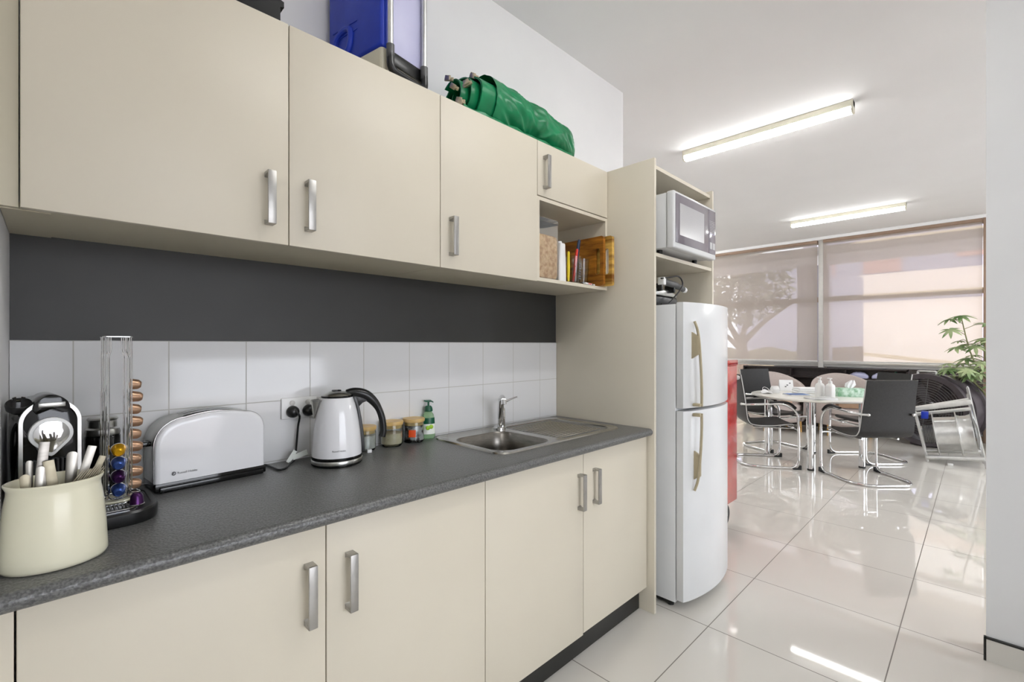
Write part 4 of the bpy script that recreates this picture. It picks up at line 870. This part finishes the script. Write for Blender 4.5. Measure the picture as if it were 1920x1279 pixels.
# ================================================================== RED TOOL CART
t = thing('tool_cart', 'red steel tool cart on castors just behind the fridge', 'cart', (3.24, 1.60, 0))
MB().box(2.93, 3.55, 1.245, 1.92, 0.185, 1.16, 0.006).build('cabinet', M_red, t, world=True)
MB().box(2.925, 3.555, 1.240, 1.925, 1.16, 1.20, 0.006).build('top', M_red, t, world=True)
MB().tube(fillet([(3.55, 1.30, 1.06), (3.74, 1.30, 1.06), (3.74, 1.87, 1.06), (3.55, 1.87, 1.06)], 0.03), 0.017, 12).prism([(3.55, 1.045), (3.72, 1.050), (3.72, 1.070), (3.55, 1.105)], 'xz', 1.285, 1.30, 0.002).build('push_handle', M_alu, t, world=True)
for x in (3.02, 3.455):
    for y in (1.31, 1.85):
        c = MB().cyl((x, y - 0.018, 0.078), (x, y + 0.018, 0.078), 0.078, n=32).build('wheel', M_rubber, t, world=True)
        MB().box(x - 0.02, x + 0.02, y - 0.026, y - 0.021, 0.07, 0.187).box(x - 0.02, x + 0.02, y + 0.021, y + 0.026, 0.07, 0.187).build('castor_fork', M_steel, c, world=True)

# ================================================================== MEETING TABLE
TB = (6.084, 1.330, 0); TR = 0.61
t = thing('meeting_table', 'round white meeting table on four chrome legs', 'table', TB)
MB().lathe([(0.0, 0.718), (TR - 0.025, 0.718), (TR - 0.004, 0.726), (TR, 0.736), (TR - 0.003, 0.743), (TR - 0.010, 0.745), (0.0, 0.745)], 72, cap=False).build('tabletop', M_tabletop, t)
for lx, ly in ((5.622, 1.241), (6.123, 0.880), (6.546, 1.419), (6.045, 1.780)):
    x, y = lx - TB[0], ly - TB[1]
    l = MB().cyl((x, y, 0.018), (x, y, 0.718), 0.030, n=28).build('leg', M_chrome, t)
    MB().cyl((x, y, 0.0), (x, y, 0.018), 0.031, n=28).build('foot_cap', M_rubber, l)
MB().tube([(-0.42, -0.09, 0.705), (0.42, 0.09, 0.705)], 0.012, 8).tube([(0.05, -0.42, 0.705), (-0.05, 0.42, 0.705)], 0.012, 8).build('underframe', M_black, t)

# cantilever chairs
def make_chair(label, loc, rz):
    t = thing('visitor_chair', label, 'chair', loc, rz, 'black visitor chairs round the table')
    pf = smooth([(0.235, 0.445), (0.215, 0.458), (0.14, 0.452), (0.03, 0.438), (-0.10, 0.436), (-0.185, 0.450), (-0.228, 0.492), (-0.243, 0.56), (-0.256, 0.70), (-0.276, 0.84), (-0.300, 0.985)], 5)
    rows_a, rows_b = [], []
    n = len(pf)
    for i, p in enumerate(pf):
        a = pf[max(0, i - 1)]; b2 = pf[min(n - 1, i + 1)]; d = (b2 - a).normalized(); nrm = Vector((-d.y, d.x)) * -1
        th = 0.011; s = i / (n - 1); w_ = 0.232 + 0.022 * math.sin(PI * min(1, s * 1.1)) - (0.010 if i < 2 else 0)
        xs = [w_ * math.sin(PI / 2 * q / 6) if False else w_ * q / 6 for q in range(-6, 7)]
        cv = lambda x: 0.014 * (x / w_) ** 2 * (1 if s > 0.5 else 0.6)
        rows_a.append([(x, p.x + nrm.x * (th + 0) + (cv(x) if s > 0.5 else 0), p.y + nrm.y * th + (cv(x) if s <= 0.5 else 0)) for x in xs])
        rows_b.append([(x, p.x - nrm.x * th + (cv(x) if s > 0.5 else 0), p.y - nrm.y * th + (cv(x) if s <= 0.5 else 0)) for x in xs])
    loops = [ra + rb[::-1] for ra, rb in zip(rows_a, rows_b)]
    k = n * 52 // 100
    MB().grid(loops[:k + 1], True, cap=True).build('seat', M_leather, t, ang=50)
    MB().grid(loops[k:], True, cap=True).build('backrest', M_leather, t, ang=50)
    for sx in (0, 12):
        MB().tube([((ra[sx][0] + rb[sx][0]) / 2 * 1.004, (ra[sx][1] + rb[sx][1]) / 2, (ra[sx][2] + rb[sx][2]) / 2) for ra, rb in zip(rows_a, rows_b)], 0.0055, 8).build('edge_piping', M_piping, t)
    X = 0.285; r = 0.0125
    left = [(-0.245, -0.235, 0.665), (-X, -0.16, 0.672), (-X, 0.13, 0.690), (-X, 0.255, 0.60), (-X, 0.265, 0.30), (-X, 0.262, r + 0.001), (-X, -0.15, r + 0.001), (-0.19, -0.275, r + 0.001)]
    right = [(-p[0], p[1], p[2]) for p in left[::-1]]
    path = fillet(left + right, 0.10, 7)
    MB().tube(path, r, 12).build('sled_frame', M_chrome, t)
    MB().tube([(-X, 0.262, 0.415), (X, 0.262, 0.415)], 0.011, 10).tube([(-0.17, -0.15, 0.420), (-0.17, 0.265, 0.416)], 0.010, 8).tube([(0.17, -0.15, 0.420), (0.17, 0.265, 0.416)], 0.010, 8).build('seat_support', M_chrome, t)
    for s in (-1, 1):
        MB().tube(smooth([(s * X, -0.02, 0.692), (s * X, 0.10, 0.704), (s * X, 0.18, 0.688), (s * X, 0.235, 0.640)], 5), 0.0135, 10).build('armrest_pad', M_rubber, t)
        MB().cyl((s * 0.250, -0.236, 0.665), (s * 0.205, -0.272, 0.665), 0.011, n=16).ball((s * 0.205, -0.274, 0.665), 0.014).build('back_bracket', M_alu, t)
        MB().prism([(0.205, 0.0), (0.285, 0.0), (0.285, 0.045), (0.272, 0.045), (0.255, 0.016), (0.205, 0.010)], 'yz', s * X - 0.014, s * X + 0.014, 0.002).build('floor_glide', M_rubber, t)
    return t
def facing(fx, fy): return math.atan2(fy, fx) - PI / 2
GCH = None
chA = make_chair('black leather chair nearest the kitchen, back turned to us', (5.658, 0.766, 0), facing(0.7046, 0.7096))
dup(chA, (5.658, 1.710, 0), facing(0.545, -0.837), 'black leather chair beside the red tool cart, seen side-on')
dup(chA, (6.555, 1.876, 0), facing(-0.456, -0.886), 'black leather chair across the table, facing the kitchen')
dup(chA, (6.658, 0.886, 0), facing(-0.7096, 0.7046), 'black leather chair beside the fans, half hidden by nearest chair')

# tub chairs
def tub(label, loc, rz):
    t = thing('tub_chair', label, 'armchair', loc, rz, 'taupe tub chairs by the window')
    n = 36; rows = []
    prof = lambda h: [(0.36, 0.16), (0.385, 0.22), (0.395, 0.42), (0.40, h - 0.03), (0.392, h), (0.365, h + 0.006), (0.340, h - 0.01), (0.325, 0.60 if h > 0.62 else h - 0.06), (0.30, 0.40)]
    for k in range(n + 1):
        a = math.radians(180 + 38) + math.radians(284 - 0) * (k / n) - math.radians(180)
        # opening faces +y (front); back of the shell is -y
        ang = math.radians(90 + 40 + 280 * k / n); s = 0.5 - 0.5 * math.cos(2 * PI * k / n)
        h = 0.56 + 0.31 * (s ** 0.8)
        rows.append([(r * math.cos(ang) * 1.04, r * math.sin(ang) * 0.95, z) for r, z in prof(h)])
    MB().grid(rows).build('shell', M_fabric, t, ang=60)
    MB().lathe([(0.0, 0.15), (0.33, 0.15), (0.35, 0.18), (0.345, 0.30), (0.0, 0.30)], 40, cap=False).build('seat_base', M_fabric, t)
    MB().lathe([(0.0, 0.30), (0.30, 0.30), (0.325, 0.33), (0.325, 0.385), (0.295, 0.415), (0.0, 0.42)], 40, cap=False, c=(0, 0.02, 0)).build('cushion', M_fabric, t)
    for x, y in ((-0.24, 0.22), (0.24, 0.22), (-0.24, -0.22), (0.24, -0.22)): MB().cyl((x * 1.05, y * 1.05, 0.0), (x, y, 0.16), 0.017, 0.027, 16).build('leg', M_woodfoot, t)
    return t
T1 = tub('taupe fabric tub chair on the left, holding a paper bag', (8.02, 2.23, 0), facing(-0.80, -0.60))
T2 = dup(T1, (8.25, 1.40, 0), facing(-0.90, -0.42), 'taupe fabric tub chair on the right, behind the tissue box')
t = thing('paper_bag', 'crumpled pinkish paper bag on the left tub chair seat', 'bag', (7.86, 2.06, 0.421), 0.4)
rows = []
for j, z in enumerate((0.0, 0.06, 0.12, 0.18, 0.22)):
    rows.append([(p[0] * (1 + 0.06 * math.sin(3 * j + p[1] * 40)), p[1] * (1 + 0.08 * math.cos(2 * j + p[0] * 30)), z + 0.008 * math.sin(p[0] * 60 + j)) for p in rrect(-0.13, 0.13, -0.07, 0.07, 0.015, 3)])
MB().grid(rows, True).build('bag_body', M_pink, t)
t = thing('cardboard_box', 'brown cardboard box on the right tub chair seat', 'box', (8.07, 1.33, 0.421), 0.3)
MB().box(-0.15, 0.15, -0.12, 0.12, 0.0, 0.20, 0.003).build('carton', M_card, t)
MB().box(-0.15, 0.15, -0.025, 0.025, 0.1985, 0.201).build('tape', M_pink, t)

# ------------------------------------------------------------------ things on the table
ZTB = 0.7455
def pump(x, y, label):
    t = thing('pump_bottle', label, 'bottle', (x, y, ZTB), math.radians(-130), 'white pump bottles on the table')
    m = MB(); m.grid([[(*p, z) for p in rrect(-a, a, -a * 0.72, a * 0.72, a * 0.45, 5)] for a, z in ((0.040, 0.0), (0.044, 0.006), (0.044, 0.120), (0.038, 0.140), (0.018, 0.156), (0.016, 0.160))], True, cap=True).build('bottle', M_plastic, t)
    MB().lathe([(0.0, 0.158), (0.018, 0.158), (0.018, 0.178), (0.008, 0.182), (0.006, 0.205), (0.0, 0.205)], 24, cap=False).box(-0.038, 0.020, -0.009, 0.009, 0.203, 0.213, 0.004).build('pump', M_plastic, t)
pump(5.890, 1.215, 'white pump bottle on the table, the left of the pair'); pump(5.838, 1.110, 'white pump bottle on the table, the right of the pair')
t = thing('tissue_box', 'green floral tissue box with a tissue pulled up', 'tissue box', (6.18, 1.000, ZTB), math.radians(-62))
MB().box(-0.125, 0.125, -0.06, 0.06, 0.0, 0.092, 0.002).build('box', M_tissue, t)
m = MB(); m.grid([[(0.055 * math.cos(2 * PI * k / 24) * s + dx, 0.016 * math.sin(2 * PI * k / 24) * s * (1 + 0.5 * math.sin(k * 1.7)), z + 0.010 * math.sin(k * 1.3) * (z > 0.12)) for k in range(24)] for s, z, dx in ((0.5, 0.090, 0), (0.85, 0.11, 0.0), (0.9, 0.135, 0.01), (0.5, 0.160, 0.024), (0.25, 0.172, 0.03))], True).build('tissue', M_paper, t)
t = thing('face_shield', 'white crumpled mask with wire loop at the table left edge', 'mask', (5.92, 1.76, ZTB), 0.5)
rows = [[(x * 0.10 + 0.006 * math.sin(5 * y), y * 0.06, 0.004 + 0.030 * math.exp(-(x * x + y * y) * 1.2) * (1 + 0.5 * math.sin(4 * x + 3 * y))) for x in [-1 + 2 * i / 12 for i in range(13)]] for y in [-1 + 2 * j / 10 for j in range(11)]]
MB().grid(rows).build('cloth', M_paper, t)
MB().tube(smooth([(-0.08, -0.03, 0.01), (-0.10, -0.01, 0.055), (-0.06, 0.02, 0.075), (0.0, 0.03, 0.06), (0.05, 0.02, 0.02)], 5), 0.003, 6).build('loop', M_plastic, t)
t = thing('small_carton', 'small white carton with pointed top near the table left', 'carton', (6.02, 1.69, ZTB), 0.7)
MB().prism([(-0.04, 0.0), (0.04, 0.0), (0.045, 0.05), (0.01, 0.082), (-0.02, 0.078), (-0.045, 0.045)], 'xz', -0.035, 0.035, 0.003).build('carton_body', M_plastic, t)
t = thing('notice_card', 'white folded notice card standing on the table far side', 'card', (6.42, 1.68, ZTB), math.radians(-60))
MB().prism([(-0.045, 0.0), (-0.043, 0.0), (0.0, 0.128), (0.043, 0.0), (0.045, 0.0), (0.001, 0.132), (-0.001, 0.132)], 'yz', -0.075, 0.075).build('card', M_paper, t)
m = MB()
for x, s in ((-0.02, 0.35), (0.0, 0.5), (0.03, 0.68)):
    m.box(x, x + 0.018, -0.045 * (1 - s) - 0.0025, -0.045 * (1 - s) - 0.0012, 0.128 * s, 0.128 * s + 0.012)
m.build('print', M_ink, t)
t = thing('brochure', 'blue and white brochure lying at the table centre', 'booklet', (5.93, 1.43, ZTB), math.radians(-48))
MB().box(-0.13, 0.13, -0.085, 0.085, 0.0, 0.012, 0.003).build('pages', M_paper, t)
MB().box(-0.128, 0.085, -0.083, 0.075, 0.0122, 0.0138, 0.0004).build('cover', M_bookb, t, 'blue printed cover')
t = thing('towel_stack', 'folded white cloths behind the brochure on the table', 'cloth', (6.30, 1.42, ZTB), math.radians(-48))
for z, s in ((0.0, 1.0), (0.022, 0.96), (0.042, 0.90)): MB().box(-0.15 * s, 0.15 * s, -0.08, 0.08, z, z + 0.021, 0.009, 3).build('folded_cloth', M_paper, t)
t = thing('paper_pile', 'loose white papers and clear sleeve in front of the pump bottles', 'papers', (5.66, 1.16, ZTB), math.radians(-42))
for k in range(5): MB().box(-0.125, 0.125, -0.085, 0.085, 0.0005 + 0.003 * k, 0.003 + 0.003 * k, M=Matrix.Rotation(0.10 * (k - 2), 4, 'Z')).build('sheet', M_paper, t)
m = MB(); m.grid([[(x * 0.11, y * 0.07, 0.016 + 0.016 * max(0, math.sin(3.2 * x + y)) * (1 - y * y)) for x in [-1 + 2 * i / 14 for i in range(15)]] for y in [-1 + 2 * j / 6 for j in range(7)]]).build('plastic_sleeve', M_frost, t)

# ------------------------------------------------------------------ low dark shelf under the window
t = thing('low_shelf', 'low dark timber shelf below the windows with cloths and bottles', 'shelf', (8.80, 1.75, 0))
m = MB()
for z0, z1 in ((0.0, 0.05), (0.40, 0.42), (0.78, 0.80), (0.925, 0.945)): m.box(8.70, 8.83, 0.72, 2.95, z0, z1)
for y in (0.72, 1.45, 2.20, 2.93): m.box(8.70, 8.83, y, y + 0.02, 0.0, 0.945)
m.build('frame', M_shelf, t, world=True)
m = MB(); m.box(8.822, 8.83, 0.72, 2.95, 0, 0.94)
for k in range(14): m.box(8.815, 8.823, 1.47, 2.18, 0.06 + 0.06 * k, 0.085 + 0.06 * k)
m.build('slatted_back', M_shelf, t, world=True)
def cloth(y, label):
    rows = [[(8.762 + 0.045 * math.cos(a) * s, y + 0.12 * math.sin(a) * s, 0.801 + hgt + 0.006 * math.sin(3 * a + hgt * 90)) for a in [2 * PI * k / 26 for k in range(26)]] for s, hgt in ((1.0, 0.0), (1.05, 0.02), (0.95, 0.05), (0.6, 0.08), (0.2, 0.09))]
    tag(MB().grid(rows, True, cap=True).build('bundled_cloth', M_bluep), label, 'cloth', 'bundled cloths on the low shelf')
cloth(1.30, 'pale bundled cloth on the low shelf, nearer the mullion'); cloth(1.02, 'pale bundled cloth on the low shelf, nearer the green bottle')
t = thing('green_bottle', 'green capped bottle standing in the low dark shelf', 'bottle', (8.755, 0.86, 0.801))
MB().lathe([(0.0, 0.0), (0.032, 0.0), (0.033, 0.075), (0.015, 0.095), (0.015, 0.115), (0.0, 0.115)], 24, cap=False).build('bottle', M_dgreen, t)

# ------------------------------------------------------------------ drum fan
AX = Vector((0.907, -0.421, 0)); SD = Vector((0.421, 0.907, 0)); FC = Vector((7.92, 0.50, 0.478))
t = thing('drum_fan', 'big black drum fan standing behind the aluminium fan', 'fan', (FC.x + 0.19, FC.y - 0.09, 0))
MF = Matrix((SD, Vector((0, 0, 1)), AX)).transposed().to_4x4(); MF.translation = FC - t.location
R = 0.455
MB().lathe([(R - 0.055, 0.0), (R + 0.005, -0.005), (R + 0.012, 0.03), (R - 0.02, 0.045), (R - 0.02, 0.13), (R + 0.008, 0.14), (R + 0.010, 0.17), (R - 0.015, 0.18), (R - 0.012, 0.34), (R + 0.014, 0.35), (R + 0.014, 0.39), (R - 0.03, 0.395), (R - 0.03, 0.05), (R - 0.055, 0.0)], 64, cap=False, M=MF).build('drum', M_fan, t, ang=30)
m = MB()
for k in range(13):
    r = 0.05 + k * (R - 0.10) / 12; m.tube([MF @ Vector((r * math.cos(a), r * math.sin(a), 0.012)) for a in [2 * PI * q / 48 for q in range(48)]], 0.003, 6, closed=True)
for k in range(4):
    a = k * PI / 2 + 0.1; m.tube([MF @ Vector((0.04 * math.cos(a), 0.04 * math.sin(a), 0.010)), MF @ Vector(((R - 0.05) * math.cos(a), (R - 0.05) * math.sin(a), 0.010))], 0.004, 6)
m.build('grille', M_pgrey, t)
MB().lathe([(0.0, 0.10), (0.09, 0.10), (0.09, 0.26), (0.0, 0.26)], 32, cap=False, M=MF).build('motor', M_black, t)
for k in range(6):
    a = 2 * PI * k / 6; Mb = MF @ Matrix.Rotation(a, 4, 'Z') @ Matrix.Translation((0, 0, 0.17)) @ Matrix.Rotation(0.5, 4, 'X')
    MB().prism([(0.08, -0.03), (0.24, -0.06), (R - 0.06, -0.07), (R - 0.05, 0.06), (0.22, 0.06), (0.08, 0.03)], 'xy', -0.003, 0.003, M=Mb).build('blade', M_fan, t)
MB().box(-0.16, 0.16, -0.19, 0.19, 0.0, 0.045, 0.01, M=Matrix.Translation((0, 0, 0)) @ Matrix.Rotation(math.atan2(AX.y, AX.x), 4, 'Z')).build('base', M_fan, t)
hp = MF @ Vector((0, R + 0.03, 0.05)); MB().tube(fillet([MF @ Vector((-0.10, R + 0.0, 0.06)), MF @ Vector((-0.10, R + 0.035, 0.06)), MF @ Vector((0.10, R + 0.035, 0.06)), MF @ Vector((0.10, R + 0.0, 0.06))], 0.02), 0.013, 8).build('carry_handle', M_alu, t)

# ------------------------------------------------------------------ aluminium axial fan in its frame, tipped over
t = thing('frame_fan', 'bare aluminium axial fan in tubular frame tipped on the floor', 'fan', (7.06, 0.24, 0))
O = Vector(t.location)
Lb, Lt, Rb, Rt = Vector((6.965, 0.41, 0.004)), Vector((7.06, 0.545, 0.64)), Vector((6.985, -0.055, 0.004)), Vector((7.10, 0.095, 0.86))
upL = (Lt - Lb).normalized(); wid = (Rb - Lb).normalized(); dep = upL.cross(wid).normalized(); dep = dep if dep.x > 0 else -dep
upR = (Rt - Rb).normalized()
def plate(b_, up, Ln, nm):
    dp = up.cross(wid).normalized(); dp = dp if dp.x > 0 else -dp
    P = [b_ - O, b_ - O + dp * 0.30, b_ - O + dp * 0.30 + up * (Ln - 0.05), b_ - O + up * Ln]
    tb = bmesh.new(); th = wid * 0.006
    va = [tb.verts.new(p - th) for p in P]; vb = [tb.verts.new(p + th) for p in P]
    # open frame: four bars
    tb.free(); m = MB()
    for i in range(4):
        a, c = P[i], P[(i + 1) % 4]; m.tube([a, c], 0.016, 8, flat=0.55)
    m.build(nm, M_alu, t)
    return dp
dpL = plate(Lb, upL, 0.62, 'end_frame'); dpR = plate(Rb, upR, 0.86, 'end_frame')
def xt(f0, f1, dd, r):
    a = Lb - O + upL * f0 + dpL * dd; c = Rb - O + upR * f1 + dpR * dd; MB().cyl(a, c, r).build('cross_tube', M_alu, t)
xt(0.045, 0.10, 0.0, 0.024); xt(0.585, 0.70, 0.0, 0.028); xt(0.60, 0.735, 0.07, 0.018); xt(0.12, 0.17, 0.26, 0.026); xt(0.54, 0.64, 0.28, 0.02)
cen = (Lb + Rb) / 2 - O + upL * 0.34 + dpL * 0.16; axd = ((Rb + upR * 0.43) - (Lb + upL * 0.36)).normalized()
MA = Matrix((axd.cross(Vector((0, 0, 1))).normalized(), axd.cross(axd.cross(Vector((0, 0, 1)))).normalized() * -1, axd)).transposed().to_4x4(); MA.translation = cen
MB().lathe([(0.180, -0.105), (0.238, -0.105), (0.238, -0.097), (0.186, -0.095), (0.186, 0.085), (0.238, 0.087), (0.238, 0.096), (0.200, 0.100), (0.190, 0.13), (0.192, 0.17), (0.205, 0.205), (0.215, 0.212), (0.205, 0.212), (0.180, 0.17), (0.180, -0.105)], 56, cap=False, M=MA).build('housing', M_alu, t, 'bright rolled metal casing', ang=25)
MB().lathe([(0.0, -0.225), (0.085, -0.225), (0.095, -0.205), (0.095, 0.03), (0.0, 0.03)], 32, cap=False, M=MA).build('motor', M_alu, t)
m = MB()
for k in range(8): m.lathe([(0.092, -0.205 + 0.013 * k), (0.112, -0.204 + 0.013 * k), (0.112, -0.200 + 0.013 * k), (0.092, -0.198 + 0.013 * k)], 28, cap=False, M=MA)
m.build('cooling_fins', M_pgrey, t)
MB().box(-0.05, 0.05, -0.03, 0.03, -0.04, 0.04, 0.004, M=Matrix.Translation(Lb - O + upL * 0.53 + wid * 0.08 + dpL * 0.08)).build('junction_box', M_blue, t, 'blue junction box')
tag(MB().box(6.90, 6.93, 0.20, 0.245, 0.0005, 0.022, 0.003).build('rubber_pad', M_plastic), 'small white pad on the floor beneath the aluminium fan', 'pad')

# ------------------------------------------------------------------ umbrella plant
t = thing('potted_plant', 'tall umbrella plant with pale green leaflets beside the fans', 'plant', (8.42, -0.32, 0))
MB().lathe([(0.0, 0.0), (0.15, 0.0), (0.19, 0.34), (0.205, 0.35), (0.20, 0.38), (0.18, 0.38), (0.175, 0.33), (0.0, 0.33)], 36, cap=False).build('pot', M_soil, t)
rnd = random.Random(11); st = MB(); lf = MB()
def leaflet(base, d, up, L, W):
    s = d.cross(up).normalized(); rows = []
    for i in range(6):
        u = i / 5; wv = W * math.sin(PI * min(0.97, 0.08 + 0.92 * u)) ** 0.8; c = base + d * (L * u) - up * (0.35 * L * u * u)
        rows.append([c - s * wv + up * 0.12 * W, c, c + s * wv + up * 0.12 * W])
    lf.grid(rows)
def cluster(tip, out, L):
    out = out.normalized(); nrm = (Vector((0, 0, 1)) * 0.9 + out * 0.35 + Vector((-0.35, -0.1, 0))).normalized()
    e1 = out - nrm * out.dot(nrm); e1.normalize(); e2 = nrm.cross(e1); n = 8
    for k in range(n):
        a = 2 * PI * k / n + rnd.uniform(-0.15, 0.15); leaflet(tip, (e1 * math.cos(a) + e2 * math.sin(a)).normalized(), nrm, L * rnd.uniform(0.8, 1.1), L * 0.15)
base = Vector(t.location)
stems = [[(8.42, -0.24, 0.33), (8.25, -0.12, 0.75), (8.02, 0.06, 1.15), (7.92, 0.16, 1.66)], [(8.40, -0.22, 0.33), (8.28, -0.16, 0.8), (8.10, -0.06, 1.1), (8.02, -0.04, 1.38)], [(8.44, -0.22, 0.33), (8.20, -0.05, 0.7), (8.02, 0.10, 0.92), (7.96, 0.16, 1.02)]]
for si, S in enumerate(stems):
    P = smooth(S, 8); st.tube([p - base for p in P], [0.011 - 0.006 * i / len(P) for i in range(len(P))], 8)
    n = (12, 10, 14)[si]
    for k in range(n):
        f = (0.42, 0.45, 0.40)[si] + (0.60 - 0.02) * k / n; f = min(f, 0.999); i = int(f * (len(P) - 1)); p = P[i]
        a = 2.4 * k + si; ln = rnd.uniform(0.12, 0.24); o = Vector((math.cos(a) * 0.6, math.sin(a), rnd.uniform(0.0, 0.5))).normalized()
        q = p + o * ln; st.tube([p - base, (p + q) / 2 + Vector((0, 0, 0.02)) - base, q - base], 0.0035, 6); cluster(q - base, o, rnd.uniform(0.10, 0.135))
    cluster(P[-1] - base, Vector((-0.3, 0.5, 0.9)), 0.15)
st.build('stems', M_stem, t); lf.build('foliage', M_leaf, t, ang=80, clean=False)

# ================================================================== OUTSIDE THE WINDOWS
tag(MB().box(9.12, 40, -25, 30, -0.12, -0.02).build('ground', M_ground), kind='structure')
tag(MB().box(9.10, 10.35, -2.0, 7.0, 2.80, 2.95).build('trim_5', M_ceil), kind='structure')
t = thing('shade_column', 'square column added outside to shade the blind, behind the window mullion', 'column', (10.35, 2.22, -0.02))  # column added to cast the shade edge on the right blind
MB().box(-0.15, 0.15, -0.26, 0.26, 0.0, 2.82, 0.01).build('shaft', M_bldg, t)
t = thing('shade_tree', 'spreading street tree seen through the left blind', 'tree', (13.0, 4.45, -0.02))
tr = MB(); P0 = [(0, 0, 0), (0.02, -0.02, 0.9), (-0.02, 0.02, 1.4)]
tr.tube(smooth(P0, 5), [0.17 - 0.004 * i for i in range(11)], 12)
br = [[(-0.02, 0.02, 1.3), (0.1, -0.5, 1.9), (0.2, -1.3, 2.5)], [(-0.02, 0.02, 1.35), (-0.1, 0.4, 2.1), (0.0, 0.9, 2.9)], [(-0.02, 0, 1.2), (0.1, 0.45, 1.6), (0.2, 1.2, 2.2)], [(-0.02, 0.02, 1.4), (0.0, -0.2, 2.2), (0.1, -0.4, 3.2)]]
for B in br: Q = smooth(B, 6); tr.tube(Q, [0.085 - 0.005 * i for i in range(len(Q))], 8)
tr.build('trunk', M_bark, t)
rn = random.Random(5); fo = bmesh.new()
for k in range(3300):
    while True:
        x, y, z = rn.uniform(-1, 1), rn.uniform(-1, 1), rn.uniform(-1, 1)
        if x * x + y * y + z * z < 1: break
    c = Vector((x * 1.3, 0.60 + y * 1.85, 2.85 + z * 1.15))
    if c.z < 1.75 + 0.25 * math.sin(c.y * 4) : continue
    a = Vector((rn.gauss(0, 1), rn.gauss(0, 1), rn.gauss(0, 1))).normalized(); b2 = a.orthogonal().normalized(); s = rn.uniform(0.06, 0.12)
    fo.faces.new([fo.verts.new(c + a * s), fo.verts.new(c + b2 * s * 0.5), fo.verts.new(c - a * s), fo.verts.new(c - b2 * s * 0.5)])
m = MB(); m.merge(fo); m.build('foliage', M_leaf2, t, clean=False)
t = thing('hedge', 'low brownish hedge outside beyond the left blind', 'hedge', (15.0, 5.0, -0.02))
rows = [[(0.5 * math.cos(a) * s + 0.06 * math.sin(9 * a + y * 5), y, 0.001 + max(0, 0.6 * (1 + math.sin(a)) * s + 0.07 * math.sin(5 * y + 3 * a))) for a in [2 * PI * k / 20 for k in range(20)]] for y, s in [(-2.6, 0.1)] + [(-2.5 + 0.25 * j, 1.0) for j in range(21)] + [(2.7, 0.1)]]
MB().grid(rows, True).build('foliage', M_hedge, t)
t = thing('facing_building', 'pale lavender building across the street with pinkish panels', 'building', (24.0, 1.5, -0.02))
MB().box(24, 25, -14, 5.6, -0.02, 6.2).box(24, 25, 5.6, 8.4, -0.02, 4.9).box(24, 25, 8.2, 14, 5.35, 7.6).build('wall', M_bldg, t, world=True)  # low wing lets sun in; raised end block added to shade left blind
for y0, y1, z0, z1 in ((2.2, 3.4, 4.25, 5.25), (-0.6, 0.6, 4.6, 5.5), (4.4, 5.3, 4.25, 5.25)): MB().box(23.95, 24, y0, y1, z0, z1).build('panel', M_pinkp, t, world=True)
MB().box(23.9, 24.0, -14, 5.6, 5.9, 6.3).build('parapet', M_pinkp, t, world=True)
t = thing('planter_wall', 'low dark wall outside beneath the right blind', 'wall', (9.6, 0.6, -0.02))
MB().box(9.55, 9.75, -2.5, 2.7, -0.02, 0.93, 0.01).build('wall_body', M_shelf, t, world=True)
t = thing('timber_screen', 'low brown timber screen outside beyond the right blind', 'screen', (10.9, 1.85, -0.02))
for k in range(4): MB().box(10.88, 10.92, 1.55 + 0.19 * k, 1.72 + 0.19 * k, -0.02, 1.28 - 0.012 * k, 0.003).build('board', M_timber, t, world=True)
MB().tube([(10.86, 2.3, 1.22), (10.86, -0.9, 0.86)], 0.035, 8).build('rail', M_timber, t, world=True)
